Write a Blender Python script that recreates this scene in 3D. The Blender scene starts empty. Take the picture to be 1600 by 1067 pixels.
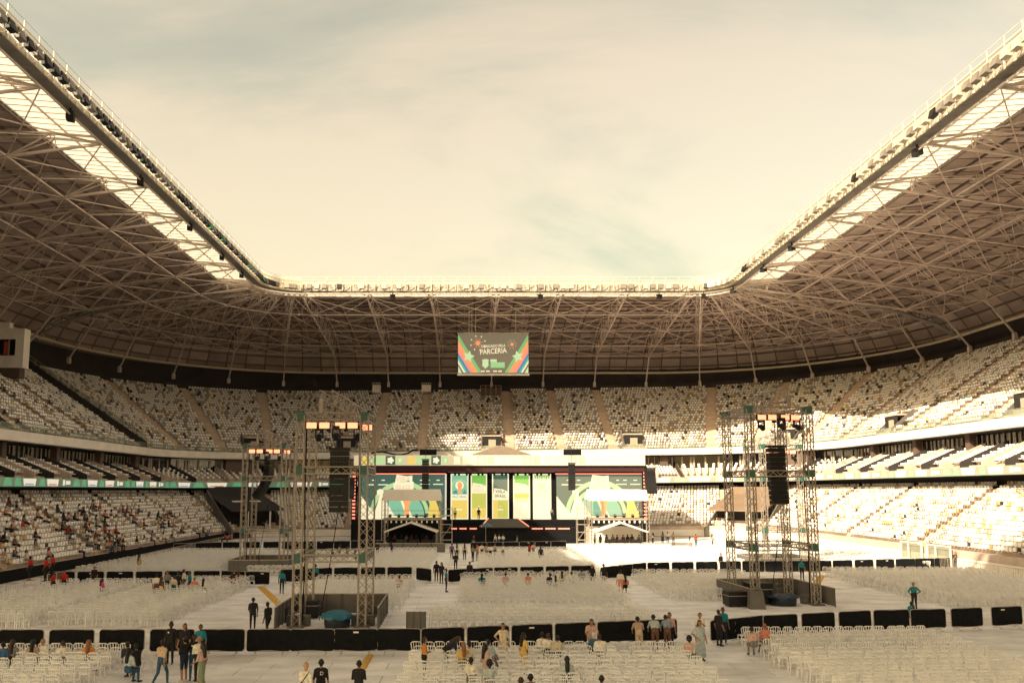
import bpy, bmesh, math, random
import numpy as np
from mathutils import Vector, Matrix
random.seed(7); RNG = np.random.default_rng(7)
R = math.radians
sc = bpy.context.scene
COL = sc.collection

# ------------------------------------------------------------------ camera
FPX, PITCH, CX, CZ = 1250.0, R(6.5), -3.6, 7.3
cam_d = bpy.data.cameras.new('camera'); cam = bpy.data.objects.new('camera', cam_d); COL.objects.link(cam)
cam.location = (CX, 0, CZ); cam.rotation_euler = (R(90) + PITCH, 0, 0)
cam_d.sensor_fit = 'HORIZONTAL'; cam_d.sensor_width = 36; cam_d.lens = FPX / 1600 * 36
cam_d.shift_x = 60 / 1600; cam_d.shift_y = 90.1 / 1600
cam_d.clip_start = 0.1; cam_d.clip_end = 4000
sc.camera = cam

# ------------------------------------------------------------------ sky
SUN_TRAVEL = Vector((1.1, 1.0, -1.0))
sun_el = math.atan2(1.0, math.hypot(SUN_TRAVEL.x, SUN_TRAVEL.y)); sun_az = math.atan2(-SUN_TRAVEL.x, -SUN_TRAVEL.y)
W = bpy.data.worlds.new('World'); sc.world = W; W.use_nodes = True
nt = W.node_tree; nt.nodes.clear()
def N(t, **k):
    n = nt.nodes.new(t)
    for a, b in k.items(): setattr(n, a, b)
    return n
def wmath(op, a, b=None, clamp=False):
    n = N('ShaderNodeMath', operation=op); n.use_clamp = clamp
    for i, v in enumerate((a, b)):
        if v is None: continue
        if hasattr(v, 'node'): nt.links.new(v, n.inputs[i])
        else: n.inputs[i].default_value = v
    return n.outputs[0]
sky = N('ShaderNodeTexSky', sky_type='NISHITA', sun_disc=False)
sky.sun_elevation = sun_el; sky.sun_rotation = sun_az % (2 * math.pi); sky.air_density = 1.6; sky.dust_density = 4.0; sky.ozone_density = 0.6
tc = N('ShaderNodeTexCoord'); sep = N('ShaderNodeSeparateXYZ'); nt.links.new(tc.outputs['Generated'], sep.inputs[0])
den = wmath('ADD', wmath('MAXIMUM', sep.outputs[2], 0.0), 0.22)
cmb = N('ShaderNodeCombineXYZ')
nt.links.new(wmath('DIVIDE', sep.outputs[0], den), cmb.inputs[0]); nt.links.new(wmath('DIVIDE', sep.outputs[1], den), cmb.inputs[1])
mp = N('ShaderNodeMapping'); nt.links.new(cmb.outputs[0], mp.inputs[0]); mp.inputs['Scale'].default_value = (0.75, 1.15, 1); mp.inputs['Rotation'].default_value = (0, 0, R(-24)); mp.inputs['Location'].default_value = (0.55, 0.0, 0)
n1 = N('ShaderNodeTexNoise'); nt.links.new(mp.outputs[0], n1.inputs['Vector'])
n1.inputs['Scale'].default_value = 1.25; n1.inputs['Detail'].default_value = 9; n1.inputs['Roughness'].default_value = 0.56; n1.inputs['Distortion'].default_value = 0.55
cr = N('ShaderNodeValToRGB'); nt.links.new(n1.outputs['Fac'], cr.inputs[0])
cr.color_ramp.elements[0].position = 0.32; cr.color_ramp.elements[0].color = (0, 0, 0, 1)
cr.color_ramp.elements[1].position = 0.55; cr.color_ramp.elements[1].color = (1, 1, 1, 1)
cr.color_ramp.interpolation = 'EASE'
tint = N('ShaderNodeMix', data_type='RGBA', blend_type='MULTIPLY'); tint.inputs[0].default_value = 1
nt.links.new(sky.outputs[0], tint.inputs[6]); tint.inputs[7].default_value = (1.20, 1.10, 0.82, 1)
thin = N('ShaderNodeMix', data_type='RGBA'); thin.inputs[0].default_value = 1.0
nt.links.new(tint.outputs[2], thin.inputs[6]); thin.inputs[7].default_value = (0.64, 0.38, 0.06, 1)      # thin high veil
cl = N('ShaderNodeMix', data_type='RGBA'); nt.links.new(cr.outputs[0], cl.inputs[0])
nt.links.new(thin.outputs[2], cl.inputs[6]); cl.inputs[7].default_value = (1.40, 0.82, 0.33, 1)          # bright cloud
veil = N('ShaderNodeMix', data_type='RGBA', blend_type='ADD'); veil.inputs[0].default_value = 0.42        # clear air glow of the sky model over the clouds
nt.links.new(cl.outputs[2], veil.inputs[6]); nt.links.new(tint.outputs[2], veil.inputs[7])
bg = N('ShaderNodeBackground'); nt.links.new(veil.outputs[2], bg.inputs[0]); bg.inputs[1].default_value = 0.10
wo = N('ShaderNodeOutputWorld'); nt.links.new(bg.outputs[0], wo.inputs[0])

# ------------------------------------------------------------------ sun
sl = bpy.data.lights.new('sun', 'SUN'); sl.energy = 2.7; sl.angle = R(0.5); sl.color = (1.0, 0.81, 0.56)
so = bpy.data.objects.new('sun', sl); COL.objects.link(so); so.location = (-60, -60, 90)
so.rotation_euler = SUN_TRAVEL.to_track_quat('-Z', 'Y').to_euler()

sc.view_settings.view_transform = 'Standard'; sc.view_settings.look = 'None'; sc.view_settings.gamma = 1
sc.view_settings.use_curve_mapping = False; sc.view_settings.exposure = 1.95
sc.render.engine = 'CYCLES'; sc.cycles.use_denoising = True
sc.cycles.max_bounces = 8; sc.cycles.diffuse_bounces = 6; sc.cycles.glossy_bounces = 2; sc.cycles.transmission_bounces = 3; sc.cycles.transparent_max_bounces = 10
sc.cycles.caustics_reflective = False; sc.cycles.caustics_refractive = False

# ------------------------------------------------------------------ helpers
def ray(px, py):
    u = px - 740.0; v = 623.6 - py
    return Vector((u, FPX * math.cos(PITCH) - v * math.sin(PITCH), FPX * math.sin(PITCH) + v * math.cos(PITCH)))
def gnd(px, py, z=0.0):
    d = ray(px, py); t = (z - CZ) / d.z
    return Vector((CX + d.x * t, d.y * t, z))
def at(px, py, Y):
    d = ray(px, py); t = Y / d.y
    return Vector((CX + d.x * t, Y, CZ + d.z * t))

MATS = {}
def mat(name, col, rough=0.6, metal=0.0, noise=0.12, nscale=3.0, emit=None, estr=1.0, spec=0.4, bump=0.0, detail=5, stretch=None):
    if name in MATS: return MATS[name]
    m = bpy.data.materials.new(name); m.use_nodes = True; t = m.node_tree; b = t.nodes['Principled BSDF']
    b.inputs['Base Color'].default_value = (*col, 1); b.inputs['Roughness'].default_value = rough; b.inputs['Metallic'].default_value = metal
    b.inputs['Specular IOR Level'].default_value = spec
    if noise > 0:
        g = t.nodes.new('ShaderNodeTexCoord'); n = t.nodes.new('ShaderNodeTexNoise'); n.inputs['Scale'].default_value = nscale; n.inputs['Detail'].default_value = detail
        geo = t.nodes.new('ShaderNodeNewGeometry'); src = geo.outputs['Position']
        if stretch:
            mpn = t.nodes.new('ShaderNodeMapping'); mpn.inputs['Scale'].default_value = stretch; t.links.new(src, mpn.inputs[0]); src = mpn.outputs[0]
        t.links.new(src, n.inputs['Vector'])
        mr = t.nodes.new('ShaderNodeMapRange'); mr.inputs[1].default_value = 0.3; mr.inputs[2].default_value = 0.7; mr.inputs[3].default_value = 1 - noise; mr.inputs[4].default_value = 1 + noise
        t.links.new(n.outputs['Fac'], mr.inputs[0])
        mx = t.nodes.new('ShaderNodeMix'); mx.data_type = 'RGBA'; mx.blend_type = 'MULTIPLY'; mx.inputs[0].default_value = 1; mx.inputs[6].default_value = (*col, 1)
        t.links.new(mr.outputs[0], mx.inputs[7]); t.links.new(mx.outputs[2], b.inputs['Base Color'])
        if bump > 0:
            bp = t.nodes.new('ShaderNodeBump'); bp.inputs['Strength'].default_value = bump; bp.inputs['Distance'].default_value = 0.02
            t.links.new(n.outputs['Fac'], bp.inputs['Height']); t.links.new(bp.outputs[0], b.inputs['Normal'])
    if emit:
        b.inputs['Emission Color'].default_value = (*emit, 1); b.inputs['Emission Strength'].default_value = estr
    MATS[name] = m; return m

def tag(o, label=None, cat=None, group=None, kind=None):
    if label: o['label'] = label
    if cat: o['category'] = cat
    if group: o['group'] = group
    if kind: o['kind'] = kind
    return o
def empty(name, loc=(0, 0, 0), rz=0.0, label=None, cat=None, group=None, parent=None):
    o = bpy.data.objects.new(name, None); COL.objects.link(o); o.location = loc; o.rotation_euler = (0, 0, rz); o.empty_display_size = 0.2
    if parent: o.parent = parent
    return tag(o, label, cat, group)
def link(name, me, parent=None, loc=(0, 0, 0), rz=0.0):
    o = bpy.data.objects.new(name, me); COL.objects.link(o); o.location = loc; o.rotation_euler = (0, 0, rz)
    if parent: o.parent = parent
    return o
def copy_tree(o, parent=None):
    c = o.copy(); COL.objects.link(c)
    if parent: c.parent = parent
    for ch in list(o.children): copy_tree(ch, c)
    return c
def ordinal(n):
    s = 'th' if 10 <= n % 100 <= 20 else {1: 'st', 2: 'nd', 3: 'rd'}.get(n % 10, 'th')
    return f'{n}{s}'

class MB:
    def __init__(s): s.v = []; s.f = []; s.m = []
    def face(s, pts, mi=0):
        i = len(s.v); s.v += [tuple(p) for p in pts]; s.f.append(tuple(range(i, i + len(pts)))); s.m.append(mi); return s
    def hexa(s, P, mi=0):                       # 8 points: bottom 4 ccw, top 4 ccw
        i = len(s.v); s.v += [tuple(p) for p in P]
        for q in ((3, 2, 1, 0), (4, 5, 6, 7), (0, 1, 5, 4), (1, 2, 6, 5), (2, 3, 7, 6), (3, 0, 4, 7)):
            s.f.append(tuple(i + k for k in q)); s.m.append(mi)
        return s
    def box(s, x0, x1, y0, y1, z0, z1, mi=0):
        return s.hexa([(x0, y0, z0), (x1, y0, z0), (x1, y1, z0), (x0, y1, z0), (x0, y0, z1), (x1, y0, z1), (x1, y1, z1), (x0, y1, z1)], mi)
    def bar(s, a, b, w, h=None, mi=0, up=None):
        a = Vector(a); b = Vector(b); d = b - a
        if d.length < 1e-6: return s
        d.normalize(); h = h or w
        u = Vector(up) if up else (Vector((0, 0, 1)) if abs(d.z) < 0.95 else Vector((1, 0, 0)))
        r = d.cross(u).normalized() * (w / 2); t = r.cross(d).normalized() * (h / 2)
        return s.hexa([a - r - t, a + r - t, b + r - t, b - r - t, a - r + t, a + r + t, b + r + t, b - r + t], mi)
    def tube(s, pts, rad, n=8, mi=0, closed=False):
        pts = [Vector(p) for p in pts]; m = len(pts); i0 = len(s.v); rads = rad if isinstance(rad, (list, tuple)) else [rad] * m
        for k, p in enumerate(pts):
            d = (pts[(k + 1) % m] - pts[k - 1]) if closed else (pts[min(k + 1, m - 1)] - pts[max(k - 1, 0)])
            d.normalize(); u = Vector((0, 0, 1)) if abs(d.z) < 0.9 else Vector((1, 0, 0))
            r = d.cross(u).normalized(); t = r.cross(d).normalized()
            for j in range(n):
                a = 2 * math.pi * j / n; s.v.append(tuple(p + (r * math.cos(a) + t * math.sin(a)) * rads[k]))
        for k in range(m if closed else m - 1):
            for j in range(n):
                k2 = (k + 1) % m
                s.f.append((i0 + k * n + j, i0 + k * n + (j + 1) % n, i0 + k2 * n + (j + 1) % n, i0 + k2 * n + j)); s.m.append(mi)
        if not closed:
            s.f.append(tuple(i0 + j for j in reversed(range(n)))); s.m.append(mi)
            s.f.append(tuple(i0 + (m - 1) * n + j for j in range(n))); s.m.append(mi)
        return s
    def prism(s, poly, y0, y1, mi=0):           # poly of (x, z), extruded in y
        n = len(poly); i = len(s.v)
        s.v += [(x, y0, z) for x, z in poly] + [(x, y1, z) for x, z in poly]
        s.f.append(tuple(range(i, i + n))); s.m.append(mi); s.f.append(tuple(range(i + 2 * n - 1, i + n - 1, -1))); s.m.append(mi)
        for k in range(n):
            s.f.append((i + (k + 1) % n, i + k, i + n + k, i + n + (k + 1) % n)); s.m.append(mi)
        return s
    def mesh(s, name, mats, smooth=False):
        me = bpy.data.meshes.new(name); me.from_pydata(s.v, [], s.f)
        for m in (mats if isinstance(mats, (list, tuple)) else [mats]): me.materials.append(m)
        if len(me.materials) > 1: me.polygons.foreach_set('material_index', s.m)
        if smooth: me.polygons.foreach_set('use_smooth', [True] * len(s.f))
        me.update(); return me
    def build(s, name, mats, parent=None, loc=(0, 0, 0), rz=0.0, smooth=False):
        return link(name, s.mesh(name, mats, smooth), parent, loc, rz)

def np_instances(name, tv, tf, mats4, mats, midx, parent=None, tf_mat=None):
    """one joined mesh of many copies: tv (n,3) template verts, tf list of quads, mats4 (k,4,4), midx (k,) material of each copy"""
    k = len(mats4); n = len(tv); tvh = np.concatenate([tv, np.ones((n, 1))], 1)
    V = np.einsum('kij,nj->kni', mats4[:, :3, :], tvh).reshape(-1, 3)
    nf = len(tf); ln = np.array([len(f) for f in tf]); flat = np.concatenate([np.array(f) for f in tf])
    loops = (flat[None, :] + (np.arange(k) * n)[:, None]).reshape(-1)
    tot = np.tile(ln, k); start = np.concatenate([[0], np.cumsum(tot)[:-1]])
    me = bpy.data.meshes.new(name); me.vertices.add(len(V)); me.vertices.foreach_set('co', V.astype(np.float32).ravel())
    me.loops.add(len(loops)); me.loops.foreach_set('vertex_index', loops.astype(np.int32))
    me.polygons.add(nf * k); me.polygons.foreach_set('loop_start', start.astype(np.int32)); me.polygons.foreach_set('loop_total', tot.astype(np.int32))
    for m in mats: me.materials.append(m)
    me.polygons.foreach_set('material_index', np.repeat(midx, nf).astype(np.int32))
    me.update(calc_edges=True); me.validate()
    return link(name, me, parent)

# ------------------------------------------------------------------ materials
M = dict(
 concrete=mat('terrace concrete', (0.50, 0.42, 0.365), 0.85, noise=0.18, nscale=0.9, bump=0.2),
 aisle=mat('aisle concrete', (0.52, 0.385, 0.285), 0.85, noise=0.15, nscale=1.2),
 white=mat('painted concrete', (0.78, 0.735, 0.68), 0.7, noise=0.10, nscale=0.6),
 seat_w=mat('white seat plastic', (0.89, 0.87, 0.84), 0.42, noise=0.06, nscale=2),
 seat_g=mat('grey seat plastic', (0.42, 0.39, 0.37), 0.45, noise=0.08),
 seat_k=mat('charcoal seat plastic', (0.035, 0.034, 0.038), 0.5, noise=0.08),
 seat_y=mat('ochre seat plastic', (0.58, 0.41, 0.19), 0.45, noise=0.08),
 chair=mat('white chair plastic', (0.87, 0.865, 0.85), 0.28, noise=0.08, nscale=1.3, spec=0.5),
 floor=mat('event floor plastic', (0.82, 0.815, 0.80), 0.5, noise=0.20, nscale=0.45, detail=12, stretch=(1.0, 2.2, 1.0)),
 floor2=mat('event floor plastic worn', (0.70, 0.675, 0.635), 0.55, noise=0.13, nscale=0.8, detail=8),
 ground=mat('ground asphalt', (0.06, 0.055, 0.05), 0.9, noise=0.2),
 roofsheet=mat('roof underside sheet', (0.40, 0.325, 0.30), 0.75, noise=0.24, nscale=0.25, detail=7),
 rooftop=mat('roof outer sheet', (0.12, 0.085, 0.07), 0.6, noise=0.1),
 purlin=mat('dark purlin steel', (0.15, 0.115, 0.105), 0.6, noise=0.1),
 steel=mat('painted roof steel', (0.58, 0.50, 0.455), 0.55, noise=0.2, nscale=0.8),
 gutter=mat('grey gutter plate', (0.20, 0.195, 0.19), 0.55, noise=0.15, nscale=0.8),
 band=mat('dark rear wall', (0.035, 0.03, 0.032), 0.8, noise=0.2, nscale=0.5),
 black=mat('black fabric', (0.0075, 0.008, 0.0105), 0.85, noise=0.25, nscale=5, spec=0.15),
 blackpl=mat('black cabinet', (0.009, 0.009, 0.011), 0.5, noise=0.15, nscale=6, spec=0.35),
 shadepaint=mat('painted interior shade', (0.02, 0.018, 0.018), 0.9, noise=0.2),  # near-black paint standing in for shade inside openings and under overhangs
 tube=mat('galvanised tube', (0.50, 0.45, 0.38), 0.4, metal=0.5, noise=0.1),
 grey=mat('grey fence sheet', (0.13, 0.12, 0.11), 0.6, noise=0.12, nscale=1.5),
 truss=mat('tower truss aluminium', (0.36, 0.315, 0.275), 0.5, metal=0.25, noise=0.12, nscale=3),
 teal=mat('teal sleeve block', (0.05, 0.13, 0.11), 0.5, noise=0.15, nscale=4),
 tealcloth=mat('teal tarpaulin', (0.015, 0.13, 0.20), 0.5, noise=0.25, nscale=3),
 yellow=mat('yellow cable ramp', (0.62, 0.36, 0.05), 0.6, noise=0.2, nscale=3),
 canopy=mat('white canopy fabric', (0.76, 0.72, 0.65), 0.7, noise=0.05, nscale=1),
 browncan=mat('brown tunnel canopy', (0.20, 0.145, 0.105), 0.7, noise=0.1, nscale=0.8),
 frame=mat('window frame', (0.40, 0.35, 0.28), 0.5, noise=0.05),
 redled=mat('salmon led strip', (0.6, 0.2, 0.14), 0.5, noise=0, emit=(1.0, 0.24, 0.15), estr=0.42),
 lamp=mat('lit lamp face', (0.9, 0.5, 0.35), 0.4, noise=0, emit=(1.0, 0.25, 0.12), estr=0.65),
)
def alpha_glass(name, col, a=0.35, rough=0.05):
    m = bpy.data.materials.new(name); m.use_nodes = True; t = m.node_tree; b = t.nodes['Principled BSDF']; out = t.nodes['Material Output']
    b.inputs['Base Color'].default_value = (*col, 1); b.inputs['Roughness'].default_value = rough
    tr = t.nodes.new('ShaderNodeBsdfTransparent'); tr.inputs[0].default_value = (0.86, 0.90, 0.86, 1); mx = t.nodes.new('ShaderNodeMixShader'); mx.inputs[0].default_value = a
    t.links.new(tr.outputs[0], mx.inputs[1]); t.links.new(b.outputs[0], mx.inputs[2]); t.links.new(mx.outputs[0], out.inputs[0]); return m
M['glass'] = alpha_glass('balustrade glass', (0.42, 0.43, 0.39), 0.20)
M['darkglass'] = mat('box window glass', (0.012, 0.014, 0.016), 0.08, noise=0, spec=0.8)
def translucent(name, col):
    m = bpy.data.materials.new(name); m.use_nodes = True; t = m.node_tree; b = t.nodes['Principled BSDF']; out = t.nodes['Material Output']
    b.inputs['Base Color'].default_value = (*col, 1); b.inputs['Roughness'].default_value = 0.5
    tr = t.nodes.new('ShaderNodeBsdfTranslucent'); tr.inputs[0].default_value = (*col, 1); mx = t.nodes.new('ShaderNodeMixShader'); mx.inputs[0].default_value = 0.75
    t.links.new(b.outputs[0], mx.inputs[1]); t.links.new(tr.outputs[0], mx.inputs[2]); t.links.new(mx.outputs[0], out.inputs[0]); return m
M['poly'] = translucent('translucent roof polycarbonate', (0.72, 0.68, 0.60))
def emat(name, col, s=0.8):
    return mat('print ' + name, tuple(0.05 * l + 0.25 * c for l, c in zip((1.0, .85, .65), col)), 0.5, noise=0, emit=col, estr=s * 0.32)
# ------------------------------------------------------------------ plan of the bowl
A, RC, YF, YN = 41.0, 10.0, 129.0, 28.0            # half width, corner radius, far and near base lines
YC, XC, YCN = YF - RC, A - RC, YN + RC
class St:                                           # a station on the base line with its outward normal
    def __init__(s, bx, by, nx, ny): s.b = Vector((bx, by)); s.n = Vector((nx, ny))
    def p(s, off, z): q = s.b + s.n * off; return Vector((q.x, q.y, z))
def st_side(sgn, y): return St(sgn * A, y, sgn, 0)
def st_far(x): return St(x, YF, 0, 1)
def st_near(x): return St(x, YN, 0, -1)
def st_cor(sgn, deg, near=False):
    a = R(deg); n = (sgn * math.cos(a), (-1 if near else 1) * math.sin(a))
    return St(sgn * XC + RC * n[0], (YCN if near else YC) + RC * n[1], *n)
def tilt(x): return 0.6 * max(-1.3, min(1.3, x / 50.0))
def frange(a, b, n): return [a + (b - a) * i / n for i in range(n + 1)]
BAYS_SIDE = frange(YCN, YC, 8)
ANG = [15, 30, 45, 60, 75]
S_left = [st_side(-1, y) for y in BAYS_SIDE]; S_right = [st_side(1, y) for y in BAYS_SIDE]
S_cl = [st_cor(-1, a) for a in ANG]; S_cr = [st_cor(1, a) for a in ANG]
FARX = frange(-XC, XC, 6)
S_far = [st_far(x) for x in FARX]
LOOP = S_left + S_cl + S_far + S_cr[::-1] + S_right[::-1]      # open loop: left near -> far -> right near
NEAR = [st_side(1, YCN)] + [st_cor(1, a, True) for a in ANG] + [st_near(x) for x in frange(XC, -XC, 6)] + [st_cor(-1, a, True) for a in reversed(ANG)] + [st_side(-1, YCN)]
def interp(P, x):
    return float(np.interp(x, [p[0] for p in P], [p[1] for p in P]))
def sweep(mb, stations, prof, mi=0, tl=True, flip=False):
    i0 = len(mb.v); n = len(prof)
    for s in stations:
        for off, z in prof:
            q = s.p(off, z); mb.v.append((q.x, q.y, q.z + (tilt(q.x) if tl else 0)))
    for k in range(len(stations) - 1):
        for j in range(n - 1):
            a = i0 + k * n + j; q = (a, a + 1, a + n + 1, a + n)
            mb.f.append(q[::-1] if flip else q); mb.m.append(mi)
    return mb
def dense(stations, m):
    out = []
    for a, b in zip(stations[:-1], stations[1:]):
        for i in range(m):
            t = i / m; n = (a.n * (1 - t) + b.n * t).normalized(); q = a.b * (1 - t) + b.b * t
            if (a.n - b.n).length > 1e-4:           # keep corner points on the arc
                ca = a.b - a.n * RC; q = ca + n * RC
            out.append(St(q.x, q.y, n.x, n.y))
    out.append(stations[-1]); return out

# ------------------------------------------------------------------ ground
g = MB(); g.face([(-900, -600, -0.35), (900, -600, -0.35), (900, 1400, -0.35), (-900, 1400, -0.35)])
tag(g.build('ground', M['ground']), kind='structure')
fl = MB(); fl.box(-A - 1, A + 1, 8, YF + 1, -0.34, -0.03)
floor = tag(fl.build('floor', mat('floor joint base', (0.36, 0.33, 0.27), 0.9, noise=0.1)), kind='structure')  # darker base colour showing in the joints between boards
# event floor boards: near ones single, the far ones joined
PW, PL = 2.4, 1.2
cells = []
y = 22.0
r_ = 0
while y < YF - 0.5:
    x = -A + 0.2 + (1.2 if r_ % 2 else 0)
    while x < A - 0.3:
        cells.append((x, y)); x += PW
    y += PL; r_ += 1
pm = []
for k in range(4):
    b = MB(); g_ = 0.018
    b.box(g_, PW - g_, g_, PL - g_, -0.03, -0.001 * k)
    pm.append(b.mesh('floor_panel', M['floor'] if k != 2 else M['floor2']))
def infront(x, y):
    if y < 26: return False
    u = 740 + FPX * (x - CX) / y; return -60 < u < 1660 and y < 46
near_cells = sorted([c for c in cells if infront(*c)], key=lambda c: c[1])[:300]
ns = set(near_cells)
for c in near_cells:
    link('floor_panel', pm[random.choice((0, 0, 1, 1, 3, 2))], floor, (c[0], c[1], 0))
rest = MB()
for c in cells:
    if c in ns: continue
    rest.box(c[0] + 0.012, c[0] + PW - 0.012, c[1] + 0.012, c[1] + PL - 0.012, -0.03, -0.001 * random.randint(0, 3), 1 if random.random() < 0.15 else 0)
tag(rest.build('floor_panels_beyond', [M['floor'], M['floor2']], floor), kind='stuff')

# ------------------------------------------------------------------ grandstands
LOW_ROWS, LOW_T, LOW_R, LOW_O = 15, 0.61, 0.405, 0.25
def low_front(x): return 1.35 + 0.45 * max(-1, min(1, x / 41.0))
UP_ROWS, UP_T, UP_R, UP_O, UP_Z = 25, 0.79, 0.53, 11.5, 14.1
def stepprof(o, z, rows, t, r):
    P = []
    for i in range(rows): P += [(o + i * t, z + i * r), (o + (i + 1) * t, z + i * r)]
    return P
def half(a, b): return LOOP[a:b + 1]
iL = len(S_left) + 2; iR = len(LOOP) - 1 - iL                   # split at the middle of each corner
parts_of = (('left', half(0, iL), 'long shaded grandstand on the left, two tiers with boxes between'),
            ('far', half(iL, iR), 'end grandstand behind the stage, under the hanging screen'),
            ('right', half(iR, len(LOOP) - 1), 'sunlit grandstand on the right, two tiers with boxes between'))
lowprof = [(0, -0.3)] + [(0, 1.35)] + stepprof(LOW_O, 1.35, LOW_ROWS, LOW_T, LOW_R) + [(LOW_O + LOW_ROWS * LOW_T + 1.5, 1.35 + LOW_ROWS * LOW_R - 0.5)]
upprof = stepprof(UP_O, UP_Z, UP_ROWS, UP_T, UP_R)
ZT = UP_Z + UP_ROWS * UP_R; OT = UP_O + UP_ROWS * UP_T
STANDS = {}
for nm, stn, lab in parts_of:
    d = dense(stn, 4)
    root = empty('grandstand', (stn[len(stn) // 2].b.x, stn[len(stn) // 2].b.y, 0), 0, lab, 'grandstand')
    inv = Matrix.Translation(-Vector(root.location))
    STANDS[nm] = root
    def put(name, mb, mats, inv=inv, root=root, smooth=False):
        mb.v = [tuple(inv @ Vector(v)) for v in mb.v]
        return mb.build(name, mats, root, smooth=smooth)
    b = MB()
    i0 = len(b.v); sweep(b, d, lowprof, tl=False)
    b.v[i0:] = [(v[0], v[1], v[2] + (0.45 * max(-1, min(1, v[0] / 41.0)) if v[2] > 0 else 0)) for v in b.v[i0:]]
    put('lower_terrace', b, M['concrete'])
    put('pitch_wall_board', sweep(MB(), d, [(-0.06, -0.1), (-0.06, 0.95)], tl=False) if nm == 'left' else sweep(MB(), d, [(-0.06, 0.1), (-0.06, 1.15)], tl=False), M['black'] if nm == 'left' else M['white'])
    put('upper_terrace', sweep(MB(), d, upprof), M['concrete'])
    put('parapet', sweep(MB(), d, [(UP_O + 2, 13.05), (UP_O - 0.45, 13.05), (UP_O - 0.6, 13.15), (UP_O - 0.6, 14.2), (UP_O - 0.25, 14.2), (UP_O - 0.25, UP_Z - 0.02), (UP_O + 0.05, UP_Z - 0.02)]), M['white'])
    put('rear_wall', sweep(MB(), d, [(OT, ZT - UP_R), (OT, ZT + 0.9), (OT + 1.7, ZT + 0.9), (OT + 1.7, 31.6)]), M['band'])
    put('outer_sun_block', sweep(MB(), d, [(33.6, -0.3), (33.6, 31.2)], tl=False), M['concrete'])  # unseen facade added to keep sun out from under the stands
    # boxes between the tiers
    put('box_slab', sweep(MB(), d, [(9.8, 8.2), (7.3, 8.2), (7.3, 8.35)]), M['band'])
    vip = stepprof(7.7, 9.0, 6, 0.86, 0.36)
    put('box_terrace', sweep(MB(), d, [(7.3, 8.9)] + [(7.7, 8.9)] + vip + [(13.6, 10.9)]), M['concrete'])
    put('box_soffit', sweep(MB(), d, [(13.7, 13.0), (11.0, 13.0)]), M['shadepaint'])
    put('under_wall', sweep(MB(), d, [(9.75, 6.2), (9.75, 8.2)]), M['shadepaint'])  # wall painted near black for the shaded gap under the boxes

def along(stations, step):
    """points along the base line about every step metres: list of stations"""
    d = dense(stations, 12); L = [0]
    for a, b in zip(d[:-1], d[1:]): L.append(L[-1] + (b.b - a.b).length)
    n = max(1, int(L[-1] / step)); out = []
    for i in range(n + 1):
        s = L[-1] * i / n; k = min(len(d) - 2, max(0, np.searchsorted(L, s) - 1)); t = (s - L[k]) / max(1e-6, L[k + 1] - L[k])
        q = d[k].b * (1 - t) + d[k + 1].b * t; nn = (d[k].n * (1 - t) + d[k + 1].n * t).normalized(); out.append(St(q.x, q.y, nn.x, nn.y))
    return out
def seg(stations, i, off0, off1, z0, z1, mb, thick=0.06, mi=0, tl=True, gap=0.04):
    """one flat panel between stations i and i+1"""
    a, b = stations[i], stations[i + 1]
    P = []
    for off, z in ((off0, z0), (off0 + thick, z0)):
        for s, g0 in ((a, gap), (b, -gap)):
            q = s.p(off, z); e = (b.p(off, z) - a.p(off, z)).normalized() * g0; q = q + e; q.z += tilt(q.x) if tl else 0; P.append(q)
    T = []
    for off, z in ((off1, z1), (off1 + thick, z1)):
        for s, g0 in ((a, gap), (b, -gap)):
            q = s.p(off, z); e = (b.p(off, z) - a.p(off, z)).normalized() * g0; q = q + e; q.z += tilt(q.x) if tl else 0; T.append(q)
    return mb.hexa([P[0], P[1], P[3], P[2], T[0], T[1], T[3], T[2]], mi)

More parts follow.
